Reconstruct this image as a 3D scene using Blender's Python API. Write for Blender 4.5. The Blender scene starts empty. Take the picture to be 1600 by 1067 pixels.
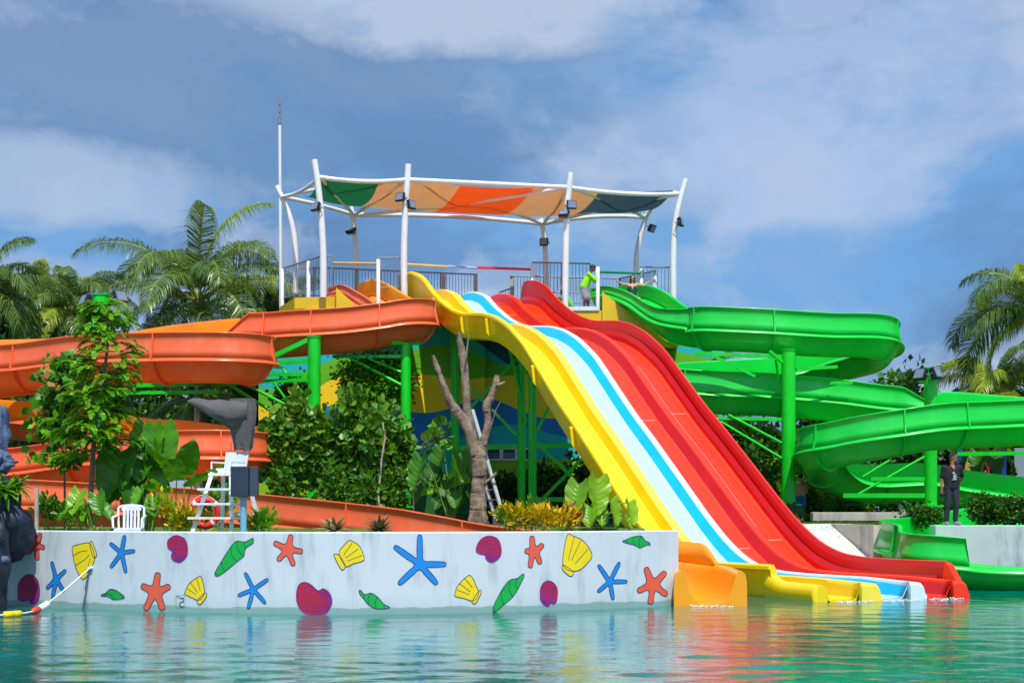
import bpy, bmesh, math, random
import numpy as np
from mathutils import Vector, Matrix
random.seed(7); RNG = np.random.default_rng(7)
C = bpy.context.scene
COL = C.collection
# ---------------------------------------------------------------- camera
F, H0, YH = 2222.2, 1.75, 800.0          # focal length in photo pixels, eye height over the water, horizon row
cam = bpy.data.cameras.new('camera'); cam_o = bpy.data.objects.new('camera', cam); COL.objects.link(cam_o)
cam_o.location = (0, 0, H0); cam_o.rotation_euler = (math.pi/2, 0, 0)
cam.lens = 50; cam.sensor_width = 36; cam.shift_y = 266.5/1600; cam.clip_start = 0.1; cam.clip_end = 3000
C.camera = cam_o
C.view_settings.view_transform = 'Standard'; C.view_settings.look = 'None'
C.view_settings.exposure = .12; C.view_settings.gamma = 1
# ---------------------------------------------------------------- light
EL, AZ = math.radians(61), math.radians(12)
S = Vector((math.sin(AZ)*math.cos(EL), -math.cos(AZ)*math.cos(EL), math.sin(EL)))
sl = bpy.data.lights.new('sun', 'SUN'); sl.energy = 4.3; sl.angle = math.radians(0.5); sl.color = (1, .96, .9)
so = bpy.data.objects.new('sun', sl); COL.objects.link(so); so.rotation_euler = (-S).to_track_quat('-Z', 'Y').to_euler()
so.location = (8, -10, 30)
W = bpy.data.worlds.new('World'); C.world = W; W.use_nodes = True
nt = W.node_tree; nt.nodes.clear(); N = nt.nodes.new; K = nt.links.new
out = N('ShaderNodeOutputWorld'); mixs = N('ShaderNodeMixShader'); bgs = N('ShaderNodeBackground'); bgc = N('ShaderNodeBackground')
sky = N('ShaderNodeTexSky'); sky.sky_type = 'NISHITA'; sky.sun_disc = False; sky.sun_elevation = EL; sky.sun_rotation = math.pi-AZ
sky.ozone_density = 3; sky.dust_density = .6
K(sky.outputs[0], bgs.inputs[0]); bgs.inputs[1].default_value = 0.09
tc = N('ShaderNodeTexCoord')
def wnoise(scale, detail, rough, sz=1.0, off=(0, 0, 0), dist=0.0):
    mp = N('ShaderNodeMapping'); mp.inputs['Scale'].default_value = (1, 1, sz); mp.inputs['Location'].default_value = off
    n = N('ShaderNodeTexNoise'); n.inputs['Scale'].default_value = scale; n.inputs['Detail'].default_value = detail
    n.inputs['Roughness'].default_value = rough; n.inputs['Distortion'].default_value = dist
    K(tc.outputs['Generated'], mp.inputs[0]); K(mp.outputs[0], n.inputs[0]); return n.outputs[0]
def ramp(tree, fac, stops, interp='EASE'):
    r = tree.nodes.new('ShaderNodeValToRGB'); r.color_ramp.interpolation = interp
    while len(r.color_ramp.elements) < len(stops): r.color_ramp.elements.new(.5)
    for e, (p, c) in zip(r.color_ramp.elements, stops): e.position = p; e.color = (*c, 1)
    tree.links.new(fac, r.inputs[0]); return r.outputs[0]
def lin(r, g, b):
    f = lambda c: (c/255)/12.92 if c/255 <= .04045 else ((c/255+.055)/1.055)**2.4
    return (f(r), f(g), f(b))
n1 = wnoise(3.4, 6, .5, 2.3, (3.1, .4, .9), .25)
n2 = wnoise(6.5, 10, .58, 1.5, (.3, 2.4, 5.2), .2)
base = ramp(nt, n1, [(.36, lin(84, 118, 164)), (.45, lin(98, 144, 196)), (.53, lin(112, 164, 218)), (.60, lin(142, 174, 216)), (.68, lin(176, 192, 222))])
mask = ramp(nt, n2, [(.46, (0, 0, 0)), (.53, (.38, .38, .38)), (.62, (.9, .9, .9))])
mx = N('ShaderNodeMix'); mx.data_type = 'RGBA'; K(mask, mx.inputs[0]); K(base, mx.inputs[6]); mx.inputs[7].default_value = (*lin(188, 203, 228), 1)
sxyz = N('ShaderNodeSeparateXYZ'); K(tc.outputs['Generated'], sxyz.inputs[0])
def mth(op, a, b=None, clamp=False):
    m = N('ShaderNodeMath'); m.operation = op; m.use_clamp = clamp
    for i, v in enumerate((a, b)):
        if v is None: continue
        if isinstance(v, (int, float)): m.inputs[i].default_value = v
        else: K(v, m.inputs[i])
    return m.outputs[0]
n3 = wnoise(9, 6, .6, 1.8, (7, 1, 2), .2)
def cloudbank(cur, cx, cz, ex, ez, col, amt):
    dx = mth('DIVIDE', mth('SUBTRACT', sxyz.outputs[0], cx), ex); dz = mth('DIVIDE', mth('SUBTRACT', sxyz.outputs[2], cz), ez)
    d = mth('ADD', mth('MULTIPLY', dx, dx), mth('MULTIPLY', dz, dz)); d = mth('ADD', d, mth('MULTIPLY', mth('SUBTRACT', n3, .5), 4.6))
    d = mth('MULTIPLY', mth('SUBTRACT', 1.25, d, True), amt, True); front = mth('GREATER_THAN', sxyz.outputs[1], 0)
    q = N('ShaderNodeMix'); q.data_type = 'RGBA'; K(mth('MULTIPLY', d, front), q.inputs[0]); K(cur, q.inputs[6]); q.inputs[7].default_value = (*lin(*col), 1); return q.outputs[2]
cc = mx.outputs[2]
cc = cloudbank(cc, -.20, .275, .27, .065, (96, 134, 180), .8)
cc = cloudbank(cc, .10, .30, .14, .04, (118, 156, 202), .45)
cc = cloudbank(cc, -.03, .345, .15, .035, (188, 202, 226), .9)
cc = cloudbank(cc, -.33, .215, .12, .03, (176, 196, 224), .8)
cc = cloudbank(cc, .20, .26, .12, .08, (178, 198, 230), .75)
cc = cloudbank(cc, .22, .16, .12, .03, (104, 162, 220), .8)
# unseen sky behind the camera brightened, added as fill for shaded fronts
sky_fill = N('ShaderNodeMapRange'); K(sxyz.outputs[1], sky_fill.inputs[0]); sky_fill.inputs[1].default_value = .1; sky_fill.inputs[2].default_value = -.7; sky_fill.inputs[3].default_value = 1.0; sky_fill.inputs[4].default_value = 1.55
K(cc, bgc.inputs[0]); K(sky_fill.outputs[0], bgc.inputs[1])
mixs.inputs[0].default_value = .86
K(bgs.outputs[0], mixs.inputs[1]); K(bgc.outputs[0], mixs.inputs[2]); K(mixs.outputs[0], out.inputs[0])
# ---------------------------------------------------------------- helpers
def PX(px, py, Y): return Vector(((px-800)/F*Y, Y, H0+(YH-py)*Y/F))
def XX(px, Y): return (px-800)/F*Y
def tag(o, label=None, cat=None, group=None, kind=None):
    if label: o['label'] = label
    if cat: o['category'] = cat
    if group: o['group'] = group
    if kind: o['kind'] = kind
    return o
def empty(name, loc, label, cat, group=None, rz=0):
    o = bpy.data.objects.new(name, None); COL.objects.link(o); o.location = loc; o.rotation_euler = (0, 0, rz); o.empty_display_size = .2
    return tag(o, label, cat, group)
def place(o, parent):
    """parent a world-space mesh while keeping it where it is"""
    if parent:
        o.parent = parent; o.matrix_parent_inverse = Matrix.Translation(-Vector(parent.location)) if parent.parent is None else parent.matrix_parent_inverse.copy()
        if parent.parent is not None: o.matrix_parent_inverse = Matrix.Identity(4)
    return o
class MB:
    def __init__(s): s.v = []; s.f = []; s.m = []; s.sm = []
    def add(s, vs, fs, m=0, smooth=False):
        b = len(s.v); s.v += [tuple(p) for p in vs]
        for i, q in enumerate(fs):
            s.f.append(tuple(b+k for k in q)); s.m.append(m[i] if isinstance(m, list) else m); s.sm.append(smooth)
    def box(s, c, d, m=0, R=None, bev=0.0):
        x, y, z = [k/2 for k in d]; R = R or Matrix.Identity(3)
        c = Vector(c)
        if bev <= 0:
            vs = [c+R@Vector((a*x, b*y, e*z)) for e in (-1, 1) for a, b in ((-1, -1), (1, -1), (1, 1), (-1, 1))]
            s.add(vs, [(3, 2, 1, 0), (4, 5, 6, 7), (0, 1, 5, 4), (1, 2, 6, 5), (2, 3, 7, 6), (3, 0, 4, 7)], m)
        else:
            bm = bmesh.new(); bmesh.ops.create_cube(bm, size=1)
            for v in bm.verts: v.co = Vector((v.co.x*d[0], v.co.y*d[1], v.co.z*d[2]))
            bmesh.ops.bevel(bm, geom=bm.edges[:], offset=bev, segments=2, affect='EDGES', profile=.5)
            bm.verts.index_update()
            s.add([c+R@v.co for v in bm.verts], [tuple(v.index for v in q.verts) for q in bm.faces], m); bm.free()
    def bar(s, a, b, w, t=None, m=0, up=(0, 0, 1)):
        a, b = Vector(a), Vector(b); d = b-a; L = d.length; d.normalize(); up = Vector(up)
        if abs(d.dot(up)) > .98: up = Vector((0, 1, 0))
        r = d.cross(up).normalized(); u = r.cross(d)
        R = Matrix((r, d, u)).transposed(); s.box((a+b)/2, (w, L, t or w), m, R)
    def tube(s, pts, r, n=10, m=0, caps=True, smooth=True):
        pts = [Vector(p) for p in pts]; k = len(pts)
        rr = r if isinstance(r, (list, tuple)) else [r]*k
        t0 = (pts[1]-pts[0]).normalized(); ref = Vector((0, 0, 1)) if abs(t0.z) < .9 else Vector((0, 1, 0))
        nrm = (ref-t0*ref.dot(t0)).normalized(); vs = []
        for i in range(k):
            t = (pts[min(i+1, k-1)]-pts[max(i-1, 0)]).normalized()
            nrm = (nrm-t*nrm.dot(t)); nrm = nrm.normalized() if nrm.length > 1e-6 else t.orthogonal().normalized()
            bi = t.cross(nrm)
            vs += [pts[i]+(nrm*math.cos(2*math.pi*j/n)+bi*math.sin(2*math.pi*j/n))*rr[i] for j in range(n)]
        fs = [(i*n+j, i*n+(j+1) % n, (i+1)*n+(j+1) % n, (i+1)*n+j) for i in range(k-1) for j in range(n)]
        s.add(vs, fs, m, smooth)
        if caps: s.add(vs[:n], [tuple(range(n))[::-1]], m); s.add(vs[-n:], [tuple(range(n))], m)
    def capsule(s, a, b, ra, rb, n=14):
        a, b = Vector(a), Vector(b); d = b-a
        if d.length < 1e-5: d = Vector((0, 0, 1e-4)); b = a+d
        t = d.normalized(); P = []; R = []
        for i in range(5):
            th = math.pi/2*(i/4); P.append(a-t*ra*math.cos(th)); R.append(max(ra*math.sin(th), .0008))
        for i in range(5):
            th = math.pi/2*(i/4); P.append(b+t*rb*math.sin(th)); R.append(max(rb*math.cos(th), .0008))
        s.tube(P, R, n)
    def ellip(s, c, r, m=0, n=16, R=None):
        c = Vector(c); R = R or Matrix.Identity(3); vs = []; fs = []; k = n//2
        for i in range(k+1):
            th = math.pi*i/k
            for j in range(n):
                ph = 2*math.pi*j/n; vs.append(c+R@Vector((r[0]*math.sin(th)*math.cos(ph), r[1]*math.sin(th)*math.sin(ph), r[2]*math.cos(th))))
        for i in range(k):
            for j in range(n): fs.append((i*n+j, (i+1)*n+j, (i+1)*n+(j+1) % n, i*n+(j+1) % n))
        s.add(vs, fs, m, True)
    def rings(s, rings, m=0, closed=True, smooth=True, caps=True, mi=None):
        k = len(rings); n = len(rings[0]); vs = [p for r in rings for p in r]; fs = []; ms = []
        for i in range(k-1):
            for j in range(n if closed else n-1):
                fs.append((i*n+j, i*n+(j+1) % n, (i+1)*n+(j+1) % n, (i+1)*n+j)); ms.append(mi[j] if mi else m)
        s.add(vs, fs, ms, smooth)
        if caps and closed:
            s.add(rings[0], [tuple(range(n))[::-1]], m); s.add(rings[-1], [tuple(range(n))], m)
    def build(s, name, mats, parent=None, label=None, merge=False):
        me = bpy.data.meshes.new(name); me.from_pydata(s.v, [], s.f)
        if not isinstance(mats, (list, tuple)): mats = [mats]
        for m in mats: me.materials.append(m)
        me.polygons.foreach_set('material_index', [min(k, len(mats)-1) for k in s.m]); me.polygons.foreach_set('use_smooth', s.sm)
        if merge:
            bm = bmesh.new(); bm.from_mesh(me); bmesh.ops.remove_doubles(bm, verts=bm.verts, dist=1e-5); bmesh.ops.recalc_face_normals(bm, faces=bm.faces); bm.to_mesh(me); bm.free()
        me.update()
        o = bpy.data.objects.new(name, me); COL.objects.link(o)
        if parent: place(o, parent)
        if label: o['label'] = label
        return o
class LV:
    """many small triangles (leaves), kept in numpy"""
    def __init__(s): s.v = []; s.f = []; s.n = 0; s.mi = []
    def add(s, V, Fc, m=0):     # V (k,p,3) instances of a p-vertex template, Fc (q,3)
        k, p = V.shape[:2]; s.v.append(V.reshape(-1, 3))
        f = (np.arange(k)[:, None, None]*p+Fc[None]).reshape(-1, 3)+s.n; s.f.append(f); s.n += k*p; s.mi.append(np.full(len(f), m))
    def build(s, name, mats, parent=None, label=None):
        if not isinstance(mats, (list, tuple)): mats = [mats]
        v = np.concatenate(s.v).astype(np.float32); f = np.concatenate(s.f).astype(np.int32); mi = np.concatenate(s.mi).astype(np.int32)
        me = bpy.data.meshes.new(name); me.vertices.add(len(v)); me.vertices.foreach_set('co', v.ravel())
        me.loops.add(len(f)*3); me.loops.foreach_set('vertex_index', f.ravel()); me.polygons.add(len(f))
        me.polygons.foreach_set('loop_start', np.arange(0, len(f)*3, 3, dtype=np.int32)); me.polygons.foreach_set('loop_total', np.full(len(f), 3, np.int32))
        for m in mats: me.materials.append(m)
        me.polygons.foreach_set('material_index', mi); me.update(calc_edges=True)
        o = bpy.data.objects.new(name, me); COL.objects.link(o)
        if parent: place(o, parent)
        if label: o['label'] = label
        return o
def cr(pts, per=8):
    """Catmull-Rom through points; returns list of (t, Vector)"""
    P = [Vector(p) for p in pts]; n = len(P); out = []
    for i in range(n-1):
        p0 = P[max(i-1, 0)]; p1 = P[i]; p2 = P[i+1]; p3 = P[min(i+2, n-1)]
        if i == 0: p0 = p1*2-p2
        if i == n-2: p3 = p2*2-p1
        for k in range(per):
            t = k/per; out.append((i+t, .5*((2*p1)+(-p0+p2)*t+(2*p0-5*p1+4*p2-p3)*t*t+(-p0+3*p1-3*p2+p3)*t**3)))
    out.append((n-1, P[-1])); return out
# ---------------------------------------------------------------- materials
MT = {}
def split_rings(b, R, mi, closed=True, sharp=1):
    """rings whose cross-section edges stay crisp while the run stays smooth"""
    n = len(R[0])
    for j in range(n if closed else n-1):
        b.rings([[r[j], r[(j+1) % n]] for r in R], mi[j] if isinstance(mi, list) else mi, closed=False, caps=False)
    if closed:
        m = mi[0] if isinstance(mi, list) else mi
        b.add(R[0], [tuple(range(n))[::-1]], m); b.add(R[-1], [tuple(range(n))], m)
def mat(name, rgb, rough=.5, metal=0, var=.12, vs=3.0, bump=0, bs=20, coat=0, trans=0, island=0, dirt=None, spec=.5, dirts=1.2, dirtamt=.5):
    """procedural principled material: colour varied by noise (wear), optional stain colour, bump, leaf translucency and per-leaf variation"""
    if name in MT: return MT[name]
    m = bpy.data.materials.new(name); m.use_nodes = True; t = m.node_tree; b = t.nodes['Principled BSDF']; c = lin(*rgb)
    tcn = t.nodes.new('ShaderNodeTexCoord'); no = t.nodes.new('ShaderNodeTexNoise'); no.inputs['Scale'].default_value = vs; no.inputs['Detail'].default_value = 5
    t.links.new(tcn.outputs['Object'], no.inputs[0])
    col = ramp(t, no.outputs[0], [(.3, tuple(k*(1-var) for k in c)), (.7, tuple(min(1, k*(1+var)) for k in c))], 'LINEAR')
    if dirt:
        n2 = t.nodes.new('ShaderNodeTexNoise'); n2.inputs['Scale'].default_value = dirts; n2.inputs['Detail'].default_value = 8; n2.inputs['Roughness'].default_value = .65
        mp = t.nodes.new('ShaderNodeMapping'); mp.inputs['Scale'].default_value = (1, 1, .2); t.links.new(tcn.outputs['Object'], mp.inputs[0]); t.links.new(mp.outputs[0], n2.inputs[0])
        fk = ramp(t, n2.outputs[0], [(.5, (0, 0, 0)), (.72, (dirtamt,)*3)])
        mx = t.nodes.new('ShaderNodeMix'); mx.data_type = 'RGBA'; t.links.new(fk, mx.inputs[0]); t.links.new(col, mx.inputs[6]); mx.inputs[7].default_value = (*lin(*dirt), 1); col = mx.outputs[2]
    if island:
        g = t.nodes.new('ShaderNodeNewGeometry'); hsv = t.nodes.new('ShaderNodeHueSaturation')
        a = t.nodes.new('ShaderNodeMapRange'); a.inputs[3].default_value = 1-island; a.inputs[4].default_value = 1+island
        t.links.new(g.outputs['Random Per Island'], a.inputs[0]); t.links.new(a.outputs[0], hsv.inputs['Value'])
        a2 = t.nodes.new('ShaderNodeMapRange'); a2.inputs[3].default_value = .5+island*.06; a2.inputs[4].default_value = .5-island*.05
        t.links.new(g.outputs['Random Per Island'], a2.inputs[0]); t.links.new(a2.outputs[0], hsv.inputs['Hue'])
        t.links.new(col, hsv.inputs['Color']); col = hsv.outputs[0]
    t.links.new(col, b.inputs['Base Color'])
    b.inputs['Roughness'].default_value = rough; b.inputs['Metallic'].default_value = metal; b.inputs['Specular IOR Level'].default_value = spec
    if coat: b.inputs['Coat Weight'].default_value = coat; b.inputs['Coat Roughness'].default_value = .12
    if bump:
        nb = t.nodes.new('ShaderNodeTexNoise'); nb.inputs['Scale'].default_value = bs; nb.inputs['Detail'].default_value = 6; t.links.new(tcn.outputs['Object'], nb.inputs[0])
        bp = t.nodes.new('ShaderNodeBump'); bp.inputs['Strength'].default_value = bump; bp.inputs['Distance'].default_value = .05
        t.links.new(nb.outputs[0], bp.inputs['Height']); t.links.new(bp.outputs[0], b.inputs['Normal'])
    if trans:
        tr = t.nodes.new('ShaderNodeBsdfTranslucent'); ms = t.nodes.new('ShaderNodeMixShader'); ms.inputs[0].default_value = trans
        hs = t.nodes.new('ShaderNodeHueSaturation'); hs.inputs['Hue'].default_value = .485; hs.inputs['Value'].default_value = 1.35; t.links.new(col, hs.inputs['Color'])
        t.links.new(hs.outputs[0], tr.inputs[0]); t.links.new(b.outputs[0], ms.inputs[1]); t.links.new(tr.outputs[0], ms.inputs[2])
        t.links.new(ms.outputs[0], t.nodes['Material Output'].inputs[0])
    MT[name] = m; return m
def frp(name, rgb, fade=None, fa=.3): return mat(name, rgb, .36, var=.07, vs=1.3, coat=.15, bump=.025, bs=5, dirt=fade, dirts=1.1, dirtamt=fa)
m_orx = frp('orange_fibreglass', (238, 102, 52), (232, 148, 112), .4)
m_ori = frp('amber_fibreglass', (246, 158, 8))
m_gnx = frp('green_fibreglass', (12, 198, 58), (90, 225, 120), .18)
m_gni = frp('inner_green_fibreglass', (0, 210, 64), (90, 225, 120), .15)
m_yel = frp('yellow_fibreglass', (247, 212, 0), (240, 225, 110), .25)
m_yeld = frp('deep_yellow_fibreglass', (228, 186, 0))  # deck edge yellow; on the lane wall its depth stands in for shade
m_yelp = frp('pale_yellow_fibreglass', (248, 222, 70))
m_blup = frp('pale_blue_fibreglass', (176, 220, 242), (205, 232, 245), .4)
m_blu = frp('cyan_fibreglass', (0, 178, 226))
m_whi = frp('blue_white_fibreglass', (216, 234, 246))
m_red = frp('orange_red_fibreglass', (255, 50, 8), (250, 70, 30), .3)
m_redd = frp('shaded_red_fibreglass', (186, 0, 0))  # red of the left-facing lane walls, darkened to carry their shade
m_steelg = mat('green_painted_steel', (0, 205, 26), .38, var=.08, vs=4, coat=.15, dirt=(20, 120, 40), dirts=2, dirtamt=.35)
m_white = mat('white_painted_steel', (226, 226, 222), .45, var=.04, dirt=(170, 160, 145), dirts=4, dirtamt=.35)
m_galv = mat('galvanised_steel', (128, 134, 142), .45, metal=.35, var=.15, vs=8)
m_black = mat('black_plastic', (22, 22, 30), .45, var=.2)
m_lens = mat('lamp_glass', (120, 130, 150), .15, var=.1)
m_conc = mat('poured_concrete', (206, 204, 196), .85, var=.08, vs=2, bump=.15, bs=30, dirt=(150, 145, 132), dirts=1.5, dirtamt=.7)
m_concd = mat('weathered_concrete', (176, 172, 158), .9, var=.12, vs=3, bump=.2, bs=25, dirt=(95, 92, 80), dirts=2.5, dirtamt=.8)
m_wall = mat('painted_white_plaster', (204, 209, 213), .75, var=.03, vs=1.5, bump=.06, bs=40, dirt=(160, 170, 172), dirts=2.6, dirtamt=.75)
m_navy = mat('navy_outline_paint', (24, 30, 96), .6, var=.1)
m_bark = mat('grey_bark', (122, 104, 88), .9, var=.25, vs=6, bump=.6, bs=30)
m_stem = mat('green_stem', (96, 134, 40), .6, var=.15)
def leafm(name, rgb, tr=.3, isl=.3, rough=.45, v=.2): return mat(name, rgb, rough, var=v, vs=1.2, trans=tr, island=isl, spec=.4)
m_lfd = leafm('dark_leaf', (42, 84, 22)); m_lfm = leafm('mid_leaf', (62, 118, 18)); m_lfb = leafm('bright_leaf', (98, 164, 20), .35)
m_palm = leafm('palm_leaflet', (94, 122, 50), .3, .35, .3); m_palmy = leafm('yellow_palm_leaflet', (142, 160, 34), .3, .3, .35)
m_rach = mat('palm_rachis', (150, 160, 50), .5, var=.15)
m_ear = leafm('elephant_ear_leaf', (90, 152, 28), .3, .2, .35); m_ear2 = leafm('yellow_green_ear_leaf', (126, 176, 28), .35, .2, .35)  # mid green and yellow green leaf tones
m_crot = leafm('croton_leaf', (206, 176, 8), .3, .35); m_crot2 = leafm('croton_green_leaf', (84, 130, 16), .3, .3)
m_brom = leafm('bromeliad_leaf', (124, 124, 58), .2, .3, .4); m_brom2 = leafm('pale_dry_leaf', (190, 178, 128), .2, .25, .5)
m_fig = leafm('fig_leaf', (80, 136, 36), .25, .5, .38); m_fig2 = leafm('young_fig_leaf', (104, 140, 34), .25, .3, .4)
m_redl = leafm('reddish_leaf', (160, 84, 50), .3, .3)
# ================================================================ SETTING: ground, water, walls
_wy = np.polyfit([-9.6, -8.0, -3.3, 0, 3.15], [26.9, 26.1, 24.35, 24.9, 26.75], 3)
WK = [(5, 26.9), (150, 25.7), (300, 24.8), (500, 24.3), (700, 24.6), (850, 25.2), (960, 25.9), (1060, 26.8)]
def wall_Y(px): return float(np.interp(px, [k[0] for k in WK], [k[1] for k in WK]))
def wall_Ys(px):   # smooth version
    return float(np.mean([wall_Y(px+d) for d in np.linspace(-1, 1, 17)*max(0, min(80, px-5, 1060-px))]))
_wx = [(XX(p, wall_Ys(p)), wall_Ys(p)) for p in range(5, 1061, 15)]
def wall_atX(x): return float(np.interp(x, [k[0] for k in _wx], [k[1] for k in _wx]))
# orange flume path: (X, Y, Z of rim)
def nr(px, py, Yc):  Y = Yc-.7; p = PX(px, py, Y); return (p.x, Yc, p.z)        # given the near rim in the photo
def fr_(px, py, Yc, g=.68): Y = Yc+.66; p = PX(px, py, Y); return (p.x, Yc, p.z-g)  # given the top of the far guard
OR = [(-6.0, 50.5, 9.35), (-5.35, 49.6, 9.3), (-4.6, 48.4, 8.75), (-3.75, 47.2, 8.1), (-3.15, 46.0, 7.85), nr(640, 500, 44.9), nr(600, 507, 44.6), nr(535, 516, 44.4), nr(460, 521, 44.4), nr(420, 524, 44.6),
      fr_(365, 500, 45.0), fr_(300, 506, 45.6), fr_(250, 512, 46.3), (-14.5, 47.2, 6.9), (-18.5, 46.5, 6.7), (-20.3, 44.5, 6.4), (-18.8, 43.8, 6.25), nr(0, 576, 43.2), nr(130, 563, 41.3), nr(250, 559, 40.1), nr(340, 559, 39.8), nr(383, 561, 40.4),
      (-7.7, 41.7, 6.1), (-8.5, 42.9, 6.3), (-11.5, 43.5, 6.3), (-16, 44.2, 5.9), (-20, 46, 5.2), (-19, 48.2, 5.0), (-15.5, 47.8, 4.7), fr_(212, 654, 46.4), fr_(275, 658, 46), fr_(345, 667, 45.2), (-8.3, 44.2, 3.7), (-7.75, 42.4, 3.5),
      nr(380, 714, 40.6), nr(335, 712, 39.9), nr(250, 714, 40), nr(150, 722, 41.0), nr(30, 737, 42.6), (-18, 42.6, 2.75), (-19.3, 40.8, 2.45), (-17, 39.6, 2.15), nr(120, 794, 39.3), nr(280, 803, 38.2), nr(400, 813, 37.2), nr(500, 824, 36), nr(600, 836, 34.9), nr(700, 850, 33.9), nr(790, 862, 33.1),
      (1.5, 32.1, .78), (2.75, 31.1, .7), (3.55, 29.9, .62), (3.72, 28.3, .62), (3.70, 26.5, .60)]
GN = [(3.3, 50.6, 9.4), (3.85, 49.8, 9.32), (4.55, 48.7, 8.85), (5.35, 47.5, 8.05), (6.2, 46.75, 7.75), nr(1120, 513, 46.4), nr(1200, 517, 46.2), nr(1290, 523, 46.3), (11.9, 46.9, 7.45), (12.45, 48.6, 7.2), (11.6, 50.2, 7.0),
      fr_(1262, 551, 50.7), fr_(1212, 560, 50.7), fr_(1110, 566, 50.6), (5.0, 50.0, 6.25), (4.1, 48.6, 6.0), (5.0, 47.3, 5.8), nr(1120, 614, 46.9), nr(1200, 617, 47), nr(1300, 625, 47), nr(1400, 637, 47),
      fr_(1500, 614, 47), fr_(1600, 622, 46.9), (19.0, 46.6, 4.85), (20.6, 44.8, 4.7), (19.2, 43.3, 4.6), (17, 42.6, 4.45), nr(1560, 663, 42.3), nr(1475, 667, 41.9), nr(1400, 679, 41.9), nr(1340, 691, 42.4), nr(1290, 704, 43.3),
      (9.85, 45.4, 3.3), (10.6, 47.0, 3.0), fr_(1350, 726, 47.6), fr_(1440, 724, 47.7), fr_(1507, 735, 47.6), fr_(1592, 746, 47.4), (18.5, 46.8, 2.1), (20.3, 44.5, 1.95), (19, 42, 1.8), (16, 41, 1.62), (13.8, 39.6, 1.35), (12.2, 38.3, 1.12), (10.9, 37.0, .98), (9.98, 35.9, .93),
      (9.72, 34.6, .88), (9.78, 33.6, .80), nr(1470, 878, 32.9), nr(1532, 885, 32.6), nr(1600, 890, 32.3), (13.4, 32.1, .47), (15.5, 31.9, .42)]
ORc = np.array([list(p) for t, p in cr(OR, 6)]); GNc = np.array([list(p) for t, p in cr(GN, 6)])
GRZ = 1.37; GRF = 1.04
def ground_z(x, y):
    z = GRZ if not (x < 3.15 and y < 33) else GRF
    if x < 3.15: pool = y < wall_atX(max(x, -9.5))+.43
    elif x < 10.3: pool = y < 31.5
    else: pool = y < 34.82
    if pool: return -1.6
    if 3.15 <= x < 10.3: z = min(z, -.3+(y-33.4)*.24)
    for A in (ORc, GNc):
        d = (A[:, 0]-x)**2+(A[:, 1]-y)**2; k = d.argmin(); r = math.sqrt(d[k])
        if r < 1.5 and A[k, 2]-.85 < z: z = A[k, 2]-.85 if r < 1.0 else z+(A[k, 2]-.85-z)*(1.5-r)/.5
    return z
gx = np.concatenate([np.linspace(-260, -24, 14), np.arange(-22, 24, .4), np.linspace(26, 260, 14)])
gx = np.sort(np.concatenate([gx, [3.1, 3.2, 10.25, 10.35]]))
gy = np.sort(np.concatenate([np.linspace(2, 20, 6), np.arange(22, 60, .4), np.linspace(64, 600, 14), [31.45, 31.55, 34.78, 34.86]]))
m_grass = mat('grass_ground', (72, 104, 30), .95, var=.45, vs=1.6, bump=.5, bs=18, dirt=(96, 82, 52), dirts=.8, dirtamt=.7)
g = MB(); nx, ny = len(gx), len(gy)
g.add([(x, y, ground_z(x, y)) for y in gy for x in gx], [(j*nx+i, j*nx+i+1, (j+1)*nx+i+1, (j+1)*nx+i) for j in range(ny-1) for i in range(nx-1)])
tag(g.build('ground', m_grass), kind='structure')
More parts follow.
